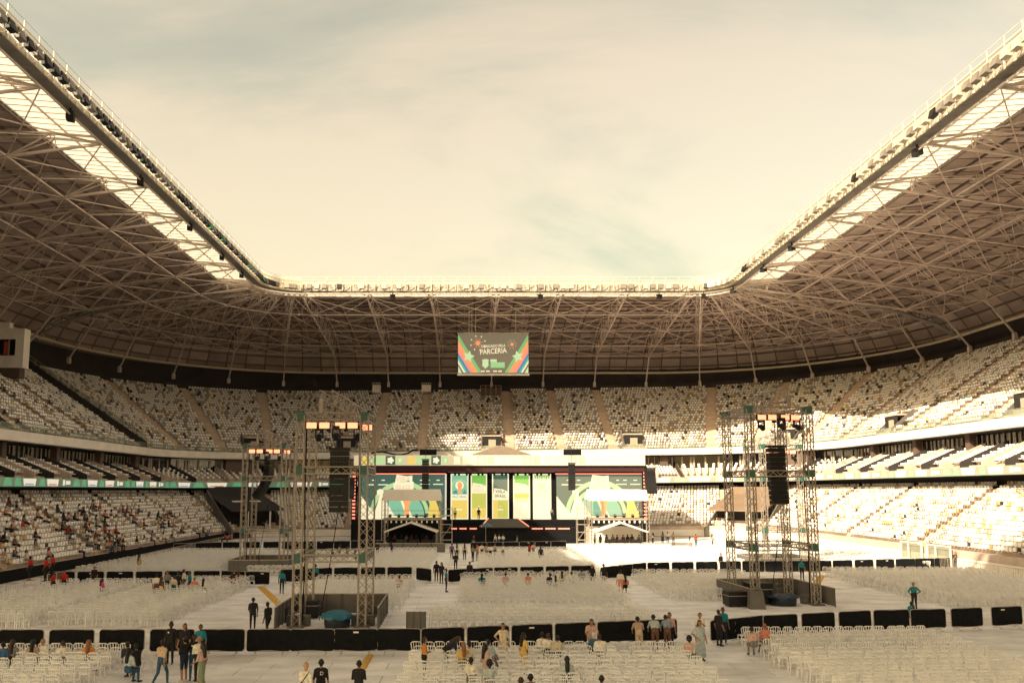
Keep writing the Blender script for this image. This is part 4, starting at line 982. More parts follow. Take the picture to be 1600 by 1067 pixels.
TW = [(-11.4, 45.9, 0.02, 'nearest left lighting tower', 1, 'tall truss lighting tower nearest the camera on the left'),
      (-22.7, 75.0, 0.03, 'farther left lighting tower', 1, 'truss lighting tower farther back on the left, beside the stand'),
      (16.25, 54.2, 0.075, 'nearest right lighting tower', -1, 'tall truss lighting tower nearest the camera on the right'),
      (24.9, 76.5, 0.05, 'farther right lighting tower', -1, 'truss lighting tower farther back on the right, in the sun')]
for ti, (x, y, rz, nm, fl_, lab) in enumerate(TW):
    TWR_W, TWR_H = (4.0, 12.6) if ti == 2 else (3.5, 11.4)
    tower((x, y, 0), rz, lab, fl_, TWR_W, TWR_H)
    Rm = Matrix.Rotation(rz, 3, 'Z'); base = Vector((x, y, 0))
    for k, (dx, dy) in enumerate(((-1.15, -1.9), (-.45, -1.9), (.42, -1.9), (1.1, -1.9), (1.75, -.5))):
        flood(base + Rm @ Vector((dx, dy, TWR_H - .55)), rz, k + 1, nm)
    for k, (dx, dy) in enumerate(((-.85, -1.2), (0.2, -1.9), (1.35, -1.7))):
        mover(base + Rm @ Vector((dx, dy, TWR_H - .62)), rz, k + 1, nm)
    cur = (0.0, 0.075, -0.012, 0.07)[ti]; ax, ay = ((.30, -1.0), (.0, .3), (.15, -1.0), (0, .3))[ti]
    line_array(base + Rm @ Vector((ax, ay, 9.75 if ti == 0 else 10.35 if ti == 2 else 10.2)), (11, 12, 12, 12)[ti], 1.06 if ti in (0, 2) else 0.9, .31, cur, rz if ti in (0, 2) else rz + (1.2 if ti == 1 else -1.2), 'black line array hanging inside the ' + nm)
    b = MB(); b.tube([base + Vector((0.25, -1.0, 6.0)), base + Vector((-.1, -1.2, 3.2)), base + Vector((-.6, -1.3, .3))], .025, 5)
    tag(b.build('cable', M['black'], None), 'thin cable trailing down from the line array of the ' + nm, 'cable')
    # fence sheets round the foot
    hw, hd = 2.7, 2.9; k = 0
    for (ax, ay, bx, by) in ((-hw, hd, 0, hd), (0, hd, hw, hd), (-hw, -hd, -hw, 0), (-hw, 0, -hw, hd), (hw, -hd, hw, 0), (hw, 0, hw, hd)) + (((-hw, -hd, 0, -hd), (0, -hd, hw, -hd)) if ti in (1, 3) else ()):
        k += 1; p = base + Rm @ Vector((ax, ay, 0)); q = base + Rm @ Vector((bx, by, 0)); d = (q - p); e = d.normalized() * .03
        f = empty('fence_panel', (p + q) / 2, math.atan2(d.y, d.x), f'grey sheet fence panel, {ordinal(k)} counted round the foot of the {nm}', 'fence', 'fence panels round the towers'); Lh = d.length / 2 - .03
        hgt = 1.15
        MB().box(-Lh, Lh, -.02, .02, .06, hgt).build('sheet', M['grey'], f)
        for xx in (-Lh, -Lh / 3, Lh / 3, Lh): MB().bar((xx, -.035, 0), (xx, -.035, hgt + .04), .05).build('rib', mat('dark rib', (.09, .085, .08), .6), f)
        MB().bar((-Lh, 0, hgt + .03), (Lh, 0, hgt + .03), .05).build('top_rail', M['tube'], f)
def dome_cover(loc, r, h, label, name='tub_cover', mt=None):
    root = empty(name, loc, 0, label, 'cover'); n = 24; b = MB(); rows = 6
    for i in range(rows):
        for j in range(n):
            def P(ii, jj):
                t = ii / (rows - 1); a = 2 * math.pi * jj / n; rr = r * (math.sin(t * math.pi / 2)) * (1 + .06 * math.cos(8 * a) * t); return (rr * math.cos(a), rr * math.sin(a), .55 + h * math.cos(t * math.pi / 2) - .06 * t * (1 - math.cos(8 * a)))
            if i < rows - 1: b.face([P(i, j), P(i, j + 1), P(i + 1, j + 1), P(i + 1, j)])
    b.build('pleated_top', mt or M['tealcloth'], root)
    MB().tube([(0, 0, 0), (0, 0, .3), (0, 0, .55)], [r * .78, r * .84, r * .82], 20).build('tub', mat('navy tub', (.012, .02, .04), .5), root); return root
dome_cover((-10.95, 44.2, 0), 0.85, .36, 'teal pleated cover on a tub at the foot of the near left tower')
dome_cover((-22.0, 73.2, 0), 0.85, .2, 'teal covered tub at the foot of the farther left tower')
dome_cover((16.3, 52.6, 0), 1.0, .16, 'navy tub with flat cover at the foot of the near right tower', mt=mat('navy tarpaulin', (.015, .035, .07), .5, noise=.2))
dome_cover((24.0, 74.0, 0), 0.9, .2, 'small covered tub at the foot of the farther right tower')
for k, (x, y, w, d, h, mt, nm, lab) in enumerate(((13.1, 52.1, 1.3, 1.0, .95, M['blackpl'], 'road_case', 'black road case left of the near right tower base'), (14.9, 53.2, 1.5, 1.1, 1.35, M['blackpl'], 'road_case', 'larger black road case inside the near right tower base'), (-12.9, 47.3, .7, .6, 1.0, M['blackpl'], 'road_case', 'black case behind the near left tower post'))):
    r = empty(nm, (x, y, 0), 0.1, lab, 'case'); MB().hexa([(-w / 2, -d / 2, .08), (w / 2, -d / 2, .08), (w / 2, d / 2, .08), (-w / 2, d / 2, .08), (-w / 2, -d / 2, h), (w / 2, -d / 2, h), (w / 2, d / 2, h), (-w / 2, d / 2, h)]).build('body', mt, r)
    MB().box(-w / 2 - .01, w / 2 + .01, -d / 2 - .01, d / 2 + .01, h * .7, h * .7 + .03).build('lid_band', M['tube'], r)
    for sx in (-1, 1):
        for sy in (-1, 1): MB().tube([(sx * w * .4, sy * d * .4 - .02, .05), (sx * w * .4, sy * d * .4 + .02, .05)], .05, 8).build('caster', M['blackpl'], r)
r = empty('equipment_cover', (14.0, 51.0, 0), 0, 'pale grey draped cover between the black cases at the right tower', 'cover')
MB().hexa([(-.5, -.4, 0), (.5, -.4, 0), (.45, .4, 0), (-.45, .4, 0), (-.38, -.3, 1.1), (.36, -.3, 1.1), (.3, .3, 1.12), (-.34, .3, 1.12)]).build('drape', M['grey'], r); MB().tube([(-.36, 0, 1.1), (0, 0, 1.2), (.33, 0, 1.1)], .16, 8).build('hump', M['grey'], r)
def lathe_bin(loc, label):
    r = empty('waste_bin', loc, 0, label, 'bin'); MB().tube([(0, 0, 0), (0, 0, .2), (0, 0, .78)], [.25, .27, .33], 16).build('body', M['blackpl'], r, smooth=True); MB().tube([(0.34 * math.cos(a), .34 * math.sin(a), .78) for a in [2 * math.pi * i / 16 for i in range(16)]], .03, 6, closed=True).build('rim', M['blackpl'], r)
p = gnd(441, 972); lathe_bin((p.x, p.y, 0), 'black waste bin left of the near left tower fence')
p = gnd(587, 861); lathe_bin((p.x, p.y, 0), 'dark waste bin in front of the shaded camera platform')
# yellow cable ramps
for (a, b, lab) in (((408, 917), (450, 956), 'yellow cable ramp running up to the near left tower'), ((1283, 900), (1262, 935), 'yellow cable ramp beside the near right tower'), ((578, 1024), (566, 1045), 'short yellow cable ramp under the near barriers')):
    p, q = gnd(*a), gnd(*b); d = (q - p); n = max(2, int(d.length / 0.95)); r = empty('cable_ramp', p, math.atan2(d.y, d.x), lab, 'cable ramp')
    wr = .16 if a[1] > 1000 else .28
    for i in range(n):
        x0 = d.length * i / n + .01; x1 = d.length * (i + 1) / n - .01
        MB().hexa([(x0, -wr, .002), (x1, -wr, .002), (x1, wr, .002), (x0, wr, .002), (x0, -.10, .07), (x1, -.10, .07), (x1, .10, .07), (x0, .10, .07)]).build('ramp_section', M['yellow'], r)
r = empty('metal_gate', gnd(650, 985), 0, 'grey sheet metal gate standing alone behind the near barriers', 'gate')
MB().box(-.5, .5, -.02, .02, .08, .98).build('sheet', M['grey'], r)
for xx in (-.5, -.12, .22, .5): MB().bar((xx, -.03, 0), (xx, -.03, 1.0), .05).build('rib', MATS['dark rib'], r)

# ------------------------------------------------------------------ crowd barriers
def rounded(w, h, rad, n=4):
    P = []
    for cx, cz, a0 in ((w / 2 - rad, rad, -90), (w / 2 - rad, h - rad, 0), (-w / 2 + rad, h - rad, 90), (-w / 2 + rad, rad, 180)):
        for i in range(n + 1):
            a = R(a0 + 90 * i / n); P.append((cx + rad * math.cos(a), cz + rad * math.sin(a)))
    return P
BW = 2.0
def cover_mesh(seed):
    rr = random.Random(seed); nx, nz = 26, 8; w, h = BW - .05, .92; b = MB(); ph = [rr.uniform(0, 6.28) for _ in range(6)]
    def P(i, j, side):
        u, v = i / nx, j / nz; x = (u - .5) * w; z = .17 + v * h - (.012 * math.sin(u * 9 + ph[4]) if j == nz else 0) + (.02 * math.sin(u * 7 + ph[5]) if j == 0 else 0)
        e = min(u, 1 - u) * w; cz = max(0, (.10 - e)) if v > .8 or v < .2 else 0        # rounded corners
        z += (-1 if v > .5 else 1) * cz * cz * 6 * (abs(v - .5) * 2)
        y = .010 * math.sin(x * 9 + ph[0] + v * 2) + .008 * math.sin(x * 23 + ph[1]) * (1 - v) + .006 * math.sin(z * 17 + x * 5 + ph[2])
        return (x, side * .04 + y, z)
    for side in (-1, 1):
        for i in range(nx):
            for j in range(nz): b.face([P(i, j, side), P(i + 1, j, side), P(i + 1, j + 1, side), P(i, j + 1, side)])
    for i in range(nx): b.face([P(i, nz, -1), P(i + 1, nz, -1), P(i + 1, nz, 1), P(i, nz, 1)])
    return b.mesh('cover', M['black'], smooth=True)
COVERS = [cover_mesh(k) for k in range(1, 6)]
def barrier_proto():
    root = empty('crowd_barrier', (0, 0, 0))
    link('cover', cover_mesh(0), root)
    Q = rounded(BW, .96, .13); MB().tube([(x, 0, z + .15) for x, z in Q], .021, 6, closed=True).build('frame', M['tube'], root)
    for s in (-.62, .62):
        MB().tube([(s, -.30, .012), (s, -.12, .03), (s, 0, .17), (s, .12, .03), (s, .30, .012)], .016, 5).build('foot', M['tube'], root)
    return root
bp = barrier_proto(); firstb = [True]
def barrier(x, y, rz, label, grp):
    o = bp if firstb[0] else copy_tree(bp); firstb[0] = False
    o.location = (x, y, 0); o.rotation_euler = (0, 0, rz); tag(o, label, 'barrier', grp)
    for ch in o.children:
        if ch.name.startswith('cover'): ch.data = random.choice(COVERS)
    if random.random() < .12: MB().box(-.12, .12, -.062, -.058, .93, 1.0).build('sticker', M['white'], o, (random.uniform(-.5, .5), 0, 0))
def barrier_line(pix, what, grp, step=2.07):
    pts = [gnd(*p) for p in pix]; k = 0
    for a, b in zip(pts[:-1], pts[1:]):
        d = b - a; n = max(1, round(d.length / step)); ang = math.atan2(d.y, d.x)
        for i in range(n):
            q = a + d * ((i + .5) / n); k += 1
            barrier(q.x, q.y, ang + random.uniform(-.02, .02), f'black covered crowd barrier, {ordinal(k)} from the left {what}', grp)
barrier_line([(-8, 1023), (386, 1022), (656, 1021), (1060, 1003)], 'in the near row, left part', 'barriers of the near row')
barrier_line([(1116, 1006), (1190, 997), (1365, 987), (1480, 984.5), (1605, 979)], 'in the near row, right part', 'barriers of the near row')
barrier_line([(72, 916), (345, 914), (421, 916)], 'in the middle row, left part', 'barriers of the middle row')
barrier_line([(436, 912), (520, 908), (645, 907), (680, 912)], 'in the middle row behind the tower', 'barriers of the middle row')
barrier_line([(700, 912), (770, 908), (930, 904)], 'in the middle row, centre part', 'barriers of the middle row')
barrier_line([(943, 907), (1010, 899), (1160, 896), (1300, 895), (1400, 892), (1490, 890)], 'in the middle row, right part', 'barriers of the middle row')
barrier_line([(272, 864), (345, 861), (440, 860), (600, 858)], 'in the far row on the left', 'barriers of the far row')
barrier_line([(735, 862), (885, 859)], 'in the far row before the stage', 'barriers of the far row')
# plain crowd fences along the left stand, one panel each
def railing(a, b, label, grp, h=1.15, mt=None):
    d = b - a; r = empty('railing_panel', (a + b) / 2, math.atan2(d.y, d.x), label, 'railing', grp); Lh = d.length / 2 - .03
    MB().tube([(-Lh, 0, 0), (-Lh, 0, h), (Lh, 0, h), (Lh, 0, 0)], .024, 5).build('frame', M['tube'], r)
    b_ = MB(); n = 10
    for i in range(1, n): x = -Lh + 2 * Lh * i / n; b_.bar((x, 0, .12), (x, 0, h), .018)
    b_.bar((-Lh, 0, .12), (Lh, 0, .12), .025); tag(b_.build('bars', M['tube'], r), kind='stuff')
ya = 52.0; k = 0
while ya < 112:
    k += 1; a = Vector((-34.6 - (ya - 52) * .045, ya, 0)); b = Vector((-34.6 - (ya + 2.3 - 52) * .045, ya + 2.3, 0))
    railing(a, b, f'grey bar railing along the left stand, {ordinal(k)} panel from the near end', 'railings along the left stand'); ya += 2.36
ya = 62.0; k = 0
while ya < 110:
    k += 1; railing(Vector((39.4, ya, 0)), Vector((39.4, ya + 2.3, 0)), f'grey bar railing along the right stand, {ordinal(k)} panel from the near end', 'railings along the right stand'); ya += 2.36
# grey fence in front of the stage area, its sunlit right part painted white
xk = 580; k = 0
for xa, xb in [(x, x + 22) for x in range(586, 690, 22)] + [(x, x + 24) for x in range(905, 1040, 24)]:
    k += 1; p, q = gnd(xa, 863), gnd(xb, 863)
    r = empty('fence_panel', (p + q) / 2, 0, f'sheet fence panel before the camera platforms, {ordinal(k)} from the left', 'fence', 'fence panels before the platforms'); Lh = (q - p).length / 2 - .04
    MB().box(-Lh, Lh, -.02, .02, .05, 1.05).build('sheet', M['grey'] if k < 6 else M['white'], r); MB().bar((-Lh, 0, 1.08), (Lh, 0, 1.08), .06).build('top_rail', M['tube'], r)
# partition stair on the left upper tier
for sgn, yy, lab in ((-1, 118.5, 'dark partition wall with handrail running down the left upper tier'),):
    r = empty('partition_wall', (sgn * (A + 20), yy, 20), 0, lab, 'wall'); I = -Vector(r.location)
    def q(o, y, z): return Vector((sgn * (A + o), yy + y, z + tilt(sgn * (A + o)))) + I
    z_ = lambda o: UP_Z + (o - UP_O) * UP_R / UP_T
    MB().hexa([q(11, -.15, z_(11) - .5), q(30.5, -.15, z_(30.5) - .5), q(30.5, .15, z_(30.5) - .5), q(11, .15, z_(11) - .5), q(11, -.15, z_(11) + 1.3), q(30.5, -.15, z_(30.5) + 1.3), q(30.5, .15, z_(30.5) + 1.3), q(11, .15, z_(11) + 1.3)]).build('wall', M['band'], r)
    for i in range(12):
        o = 11.3 + i * 1.72; MB().bar(q(o, .5, z_(o)), q(o, .5, z_(o) + 2.1), .07).build('post', M['tube'], r)
    for hh in (1.5, 2.1): MB().bar(q(11, .5, z_(11) + hh), q(30.5, .5, z_(30.5) + hh), .06).build('hand_rail', M['tube'], r)
    for i in range(11):
        o = 11.4 + i * 1.72; MB().hexa([q(o, .55, z_(o) + .9), q(o + 1.55, .55, z_(o + 1.55) + .9), q(o + 1.55, .58, z_(o + 1.55) + .9), q(o, .58, z_(o) + .9), q(o, .55, z_(o) + 2.0), q(o + 1.55, .55, z_(o + 1.55) + 2.0), q(o + 1.55, .58, z_(o + 1.55) + 2.0), q(o, .58, z_(o) + 2.0)]).build('glass_pane', M['glass'], r)
# control room box at the top of the left stand
p0 = at(-60, 572, 104); p1 = at(39, 513, 104)
r = empty('control_room', (p0.x, 104, p0.z), 0, 'white control room box with dark windows at the top of the left stand', 'building'); w, h = p1.x - p0.x, p1.z - p0.z
wx = (at(0, 540, 104).x - p0.x, at(24, 540, 104).x - p0.x)
MB().box(0, w, 0, 1.4, h * .72, h).build('upper_wall', M['white'], r); MB().box(0, w, 0, 1.4, -.2, h * .28).build('lower_wall', M['white'], r); MB().box(wx[1], w, 0, 1.4, h * .28, h * .72).build('end_wall', M['white'], r); MB().box(0, wx[0] - .9, 0, 1.4, h * .28, h * .72).build('near_wall', M['white'], r)
MB().box(wx[0] - .9, wx[1], .5, .6, h * .28, h * .72).build('window', M['darkglass'], r); MB().box((wx[0] + wx[1]) / 2 - .1, (wx[0] + wx[1]) / 2, .3, .5, h * .28, h * .72).build('mullion', M['frame'], r); MB().box(0, w * .72, .3, 1.2, h, h + .9).build('roof_plant', M['white'], r); MB().box(0, w - .4, .1, 1.3, -1.5, -.2).build('base_band', mat('brown band', (.10, .07, .055), .8), r)
MB().box(wx[0] + .25, wx[0] + .85, .44, .49, h * .32, h * .66).build('red_poster', mat('red poster', (.45, .08, .03), .6), r)
# grey service boxes on the top rim of the far stand
for xa, xb, ya, yb, lab in ((582, 594, 601, 613, 'small grey box at the top of the stairs, left of the hanging screen'), (659, 673, 601, 612, 'small grey box at the top of the stairs, just left of centre'), (751, 783, 606, 621, 'wide brown railed box below the hanging screen')):
    p = at(xa, yb, 158); q = at(xb, ya, 158); r = empty('service_box', (p.x, 158, p.z), 0, lab, 'box'); w, h = q.x - p.x, q.z - p.z
    MB().hexa([(0, 0, 0), (w, 0, 0), (w, 1.5, 0), (0, 1.5, 0), (0, .1, h), (w, .1, h), (w, 1.5, h), (0, 1.5, h)]).build('body', M['white'] if w < 3 else mat('brown box', (.12, .085, .07), .7), r)
    for i in range(5): MB().bar((w * i / 4, 0, h * .1), (w * i / 4, 0, h * 1.25), .07).build('rail_post', M['tube'], r)
    MB().bar((0, 0, h * 1.25), (w, 0, h * 1.25), .06).build('hand_rail', M['tube'], r)
# right wall panels: gates in the pitch wall
for k, (xa, xb, ya, yb) in enumerate(((1352, 1394, 849, 876), (1396, 1441, 855, 884))):
    p = gnd(xa + 4, 885 + k * 4); r = empty('wall_gate', (40.6, at(xa, 870, 74).y + (10 - k * 6) * .8, 0), R(90), f'white framed glass gate in the right pitch wall, {("farther", "nearer")[k]} one', 'gate')
    MB().box(-1.9, 1.9, -.05, .05, 0, .12).build('sill', M['canopy'], r)
    for x in (-1.9, .5, 1.9): MB().bar((x, 0, 0), (x, 0, 2.1), .12).build('post', M['canopy'], r)
    MB().bar((-1.9, 0, 2.1), (1.9, 0, 2.1), .12).build('head_rail', M['canopy'], r); MB().box(-1.85, 1.85, -.01, .01, .15, 2.0).build('pane', M['glass'], r)
# parasol near the stage
p = at(759, 822, 110); r = empty('parasol', (p.x, 110, 0), 0, 'small blue parasol standing before the stage', 'parasol')
b = MB(); n = 10
for j in range(n):
    a0, a1 = 2 * math.pi * j / n, 2 * math.pi * (j + 1) / n
    b.face([(0, 0, 3.0), (.95 * math.cos(a0), .95 * math.sin(a0), 2.5), (.95 * math.cos(a1), .95 * math.sin(a1), 2.5)])
b.build('canopy', M['tealcloth'], r); MB().bar((0, 0, 0), (0, 0, 3.0), .05).build('pole', M['tube'], r)

# ------------------------------------------------------------------ event chairs
def chair_parts():
    seat = MB(); P = rounded(.43, .42, .08, 3); seat.v = []; top = [(x, y - .21, .455 - .03 * (1 - (abs(x) / .22) ** 2)) for x, y in P]; bot = [(x * .96, (y - .21) * .96, .415) for x, y in P]
    n = len(P); seat.v = top + bot; seat.f = [tuple(range(n)), tuple(range(2 * n - 1, n - 1, -1))] + [((i + 1) % n, i, n + i, n + (i + 1) % n) for i in range(n)]; seat.m = [0] * len(seat.f)
    back = MB(); pts = [(-.17, -.20, .44), (-.205, -.23, .62), (-.225, -.262, .78), (-.17, -.275, .855), (0, -.285, .872), (.17, -.275, .855), (.225, -.262, .78), (.205, -.23, .62), (.17, -.20, .44)]
    back.tube(pts, .021, 5)
    for x in (-.11, -.055, 0, .055, .11): back.bar((x * .9, -.20, .45), (x * 1.25, -.278, .855), .052, .012)
    back.bar((-.215, -.25, .72), (.215, -.25, .72), .018, .05)
    legs = []
    for sx in (-1, 1):
        for sy in (-1, 1):
            legs.append(MB().hexa([(sx * .215 - .014, sy * .215 - .016, 0), (sx * .215 + .014, sy * .215 - .016, 0), (sx * .215 + .014, sy * .215 + .016, 0), (sx * .215 - .014, sy * .215 + .016, 0), (sx * .18 - .025, sy * .18 - .025, .43), (sx * .18 + .025, sy * .18 - .025, .43), (sx * .18 + .025, sy * .18 + .025, .43), (sx * .18 - .025, sy * .18 + .025, .43)]))
    return seat, back, legs
seat_m, back_m, leg_m = chair_parts()
sm_, bm_, lm_ = seat_m.mesh('seat', M['chair']), back_m.mesh('backrest', M['chair']), [l.mesh('leg', M['chair']) for l in leg_m]
# low-poly template for the mass: same shape, fewer slats
tb = MB(); tb.box(-.205, .205, -.20, .21, .415, .45)
for l in leg_m: tb.hexa(l.v)
tb.bar((-.17, -.20, .44), (-.225, -.262, .80), .038, .03); tb.bar((.17, -.20, .44), (.225, -.262, .80), .038, .03); tb.bar((-.225, -.262, .79), (-.15, -.278, .86), .038, .03); tb.bar((.225, -.262, .79), (.15, -.278, .86), .038, .03); tb.bar((-.16, -.278, .86), (.16, -.278, .86), .03, .035)
for x in (-.1, 0, .1): tb.bar((x * .9, -.20, .45), (x * 1.2, -.278, .855), .10, .012)
CHV = np.array(tb.v); CHF = tb.f
SX = CX
BL = [('near left block', -27, -14.2, 25.5, 35.2, 0), ('near centre block', -2.6, 9.3, 24, 35.6, 0), ('near right block', 12.6, 21.6, 26, 39.2, .03),
      ('middle far left block', -30.6, -23.6, 42.5, 60.5, 0), ('middle left block', -22.8, -16.7, 42.5, 62.3, 0), ('middle block behind the near left tower', -12, -4.4, 48.5, 63.2, 0),
      ('middle centre block', -1.0, 10.0, 50.8, 66.0, 0), ('small block behind the near barriers', -2.4, 9.9, 41.8, 47.2, 0), ('middle right block', 13.0, 22.4, 53, 67.5, 0), ('middle far right block', 29.6, 43.2, 50.5, 69.5, 0),
      ('far left block', -34, -22.0, 69, 92, 0), ('far block behind tower', -19.5, -12.8, 69, 90, 0), ('far centre left block', -12.2, -3.8, 68.5, 93, 0), ('far centre block', .4, 11.2, 70, 94, 0), ('far right block', 13.2, 30, 73, 94, 0), ('far right corner block', 32.5, 42, 74, 96, 0)]
chairs = []
TWB = [(x, y) for x, y, *_ in TW]
for nm, x0, x1, y0, y1, sk in BL:
    ny = int((y1 - y0) / 1.0); nx = int((x1 - x0) / .50)
    for j in range(ny):
        yy = y1 - j * 1.0; sh = random.uniform(-.12, .12)
        for i in range(nx):
            x = SX + x0 + .25 + i * .50 + sh + random.gauss(0, .02); y = yy + sk * (x - SX - x0) * 1.5 + random.gauss(0, .045)
            if any(abs(x - tx) < 3.1 and abs(y - ty) < 3.3 for tx, ty in TWB): continue
            if abs(x) > 39: continue
            if nm == 'middle far left block' and x < -34.6 - (y - 52) * .045 + 1.0: continue
            if random.random() < .015: continue
            chairs.append([x, y, random.gauss(0, .09), nm, j + 1, i + 1])
ranked = []
for i, c in enumerate(chairs):
    u, v, zc = project(c[0], c[1], .6); ranked.append((zc if (-5 < u < 1605 and v < 1075) else 1e9, i))
ranked.sort(); one = [i for d, i in ranked[:300] if d < 1e8]; ones = set(one)
proto = None
for i in one:
    x, y, a, nm, row, col = chairs[i]
    r = empty('plastic_chair', (x, y, 0), a, f'white plastic chair, {ordinal(row)} row from the front, {ordinal(col)} from the left, {nm}', 'chair', 'white plastic chairs on the floor')
    link('seat', sm_, r); link('backrest', bm_, r)
    for l in lm_: link('leg', l, r)
mm = np.zeros((len(chairs) - len(ones), 4, 4)); k = 0
for i, c in enumerate(chairs):
    if i in ones: continue
    ca, sa = math.cos(c[2]), math.sin(c[2]); mm[k] = [[ca, -sa, 0, c[0]], [sa, ca, 0, c[1]], [0, 0, 1, 0], [0, 0, 0, 1]]; k += 1
o = np_instances('plastic_chairs_beyond', CHV, CHF, mm, [M['chair']], np.zeros(len(mm), int))
tag(o, 'rows of white plastic chairs covering the floor beyond the near blocks', 'chairs', kind='stuff')
for px_, py_, a in ((211, 1055, .3), (236, 1047, -.5)):
    p = gnd(px_, py_); r = empty('plastic_chair', (p.x, p.y, 0), a, 'white plastic chair standing loose right of the near left block, ' + ('turned left' if a > 0 else 'behind the black clad sitter'), 'chair', 'white plastic chairs on the floor')
    link('seat', sm_, r); link('backrest', bm_, r)
    for l in lm_: link('leg', l, r)
# ------------------------------------------------------------------ people
def V3(*a): return np.array(a, float)
def capsules(pose):
    """list of (a, b, ra, rb, tag); tags 0 skin 1 top 2 bottom 3 shoe 4 head 5 long hair; facing +y, feet at z 0"""
    C = []; lean = pose.get('lean', 0.0); seated = pose.get('seat', False); skirt = pose.get('skirt', False); shorts = pose.get('shorts', False)
    hipz = 0.55 if seated else 0.93
    cl, sl_ = math.cos(lean), math.sin(lean)
    def U(x, y, z):                    # upper body point, given relative to the hip of a standing figure
        return V3(x, y * cl + z * sl_, hipz + z * cl - y * sl_)
    stride = pose.get('stride', 0.0)
    for s in (-1, 1):
        hip = V3(s * .09, 0, hipz - .02)
        if seated:
            kn = V3(s * pose.get('knee', .11), .42, .52); an = V3(s * .12, .40, .09)
        else:
            f = stride * s; kn = V3(s * .10, .03 + f * .55 + (.05 if stride else 0), .50 + abs(f) * .02); an = V3(s * .10, f - (.08 if f < 0 else 0), .09 + (.09 if f < 0 and stride else 0))
        C.append((hip, kn, .088, .062, 2)); C.append((kn, an, .060, .042, 0 if (skirt or shorts) else 2))
        C.append((an - V3(0, .03, .03), an + V3(s * .02, .15, -.05), .042, .034, 3))
    if skirt:
        if seated: C.append((V3(0, .02, .55), V3(0, .40, .52), .15, .17, 2))
        else:
            for t in range(4): C.append((V3((t - 1.5) * .05, stride * .1 * (t - 1.5), .90), V3((t - 1.5) * .10, stride * .6 * (t - 1.5) / 1.5, pose.get('hem', .42)), .12, .11, 2))
    for s in (-.055, .055):
        C.append((U(s, 0, -.02), U(s, .01, .17), .115, .098, 2 if not pose.get('dress') else 1)); C.append((U(s, .01, .12), U(s * 1.5, .01, .36), .100, .105, 1))
    C.append((U(-.13, 0, .44), U(.13, 0, .44), .068, .068, 1))
    C.append((U(0, 0, .46), U(0, .02, .58), .052, .048, 0))
    nod = pose.get('nod', 0.0)
    C.append((U(0, .025 + nod * .06, .615), U(0, .01 + nod * .1, .70), .078, .090, 4)); C.append((U(0, .085 + nod * .08, .60), U(0, .08 + nod * .1, .63), .04, .04, 4)); C.append((U(0, .108 + nod * .09, .64), U(0, .10 + nod * .09, .66), .014, .012, 4))
    for s in (-1, 1): C.append((U(s * .088, 0.01 + nod * .08, .64), U(s * .09, 0 + nod * .08, .67), .02, .02, 4))
    if pose.get('hair') == 'long':
        C.append((U(0, -.03, .72), U(0, -.08, .60), .085, .085, 5)); C.append((U(0, -.08, .62), U(0, -.115, .30), .085, .07, 5))
    elif pose.get('hair') == 'bun': C.append((U(0, -.10, .72), U(0, -.11, .74), .05, .05, 5))
    elif pose.get('hair') == 'afro': C.append((U(0, -.03, .69), U(0, -.02, .74), .13, .12, 5))
    elif pose.get('hair') == 'cap': C.append((U(0, .0, .755), U(0, .13, .735), .07, .02, 5))
    am = pose.get('arm', ('down', 'down'))
    for s, m in ((-1, am[0]), (1, am[1])):
        sh = U(s * .185, 0, .42)
        el, wr = {'down': (U(s * .235, -.03, .14), U(s * .25, .06, -.09)), 'swing': (U(s * .23, -.12, .17), U(s * .22, -.10, -.07)), 'fwd': (U(s * .22, .06, .17), U(s * .18, .26, .05)),
                  'phone': (U(s * .22, .03, .15), U(s * .09, .25, .26)), 'fold': (U(s * .24, .05, .17), U(-s * .06, .19, .20)), 'hips': (U(s * .36, -.06, .22), U(s * .17, .06, .04)),
                  'lap': (U(s * .24, .05, .15), U(s * .10, .27, .07)), 'up': (U(s * .30, .05, .55), U(s * .22, .06, .78)), 'chin': (U(s * .22, .18, .22), U(s * .08, .16, .50)), 'reach': (U(s * .25, .18, .26), U(s * .20, .42, .20))}[m]
        C.append((sh, el, .054, .044, 1)); C.append((el, wr, .042, .030, 1 if pose.get('sleeve') else 0))
        d = (wr - el) / np.linalg.norm(wr - el); side = np.cross(d, V3(0, 0, 1)); side = side / (np.linalg.norm(side) + 1e-6)
        palm = wr + d * .075; C.append((wr, palm, .027, .030, 0))
        for k, (o, ln) in enumerate(((-.028, .055), (-.009, .07), (.010, .075), (.028, .065))):
            f0 = palm + side * o; f1 = f0 + d * ln * .6; C.append((f0, f1, .011, .010, 0)); C.append((f1, f1 + d * ln * .4 - V3(0, 0, .018), .010, .009, 0))
        C.append((wr + d * .03 + side * .025 * s, wr + d * .075 + side * .055 * s, .012, .010, 0))
    return C, U, nod
def add_capsule(bm, a, b, ra, rb, n=10):
    a, b = Vector(a), Vector(b); d = b - a; L_ = max(d.length, 1e-4); d.normalize(); u = Vector((0, 0, 1)) if abs(d.z) < .9 else Vector((1, 0, 0)); r = d.cross(u).normalized(); t = r.cross(d).normalized()
    rings = [(-ra * .94, ra * .34), (-ra * .6, ra * .8), (0, ra), (L_, rb), (L_ + rb * .6, rb * .8), (L_ + rb * .94, rb * .34)]
    vs = []
    for h, rr in rings: vs.append([bm.verts.new(a + d * h + (r * math.cos(2 * math.pi * j / n) + t * math.sin(2 * math.pi * j / n)) * rr) for j in range(n)])
    for k in range(len(vs) - 1):
        for j in range(n): bm.faces.new((vs[k][j], vs[k][(j + 1) % n], vs[k + 1][(j + 1) % n], vs[k + 1][j]))
    bm.faces.new(vs[0][::-1]); bm.faces.new(vs[-1])
dummy = [mat('person slot', (.5, .5, .5), .7, noise=0)] * 5
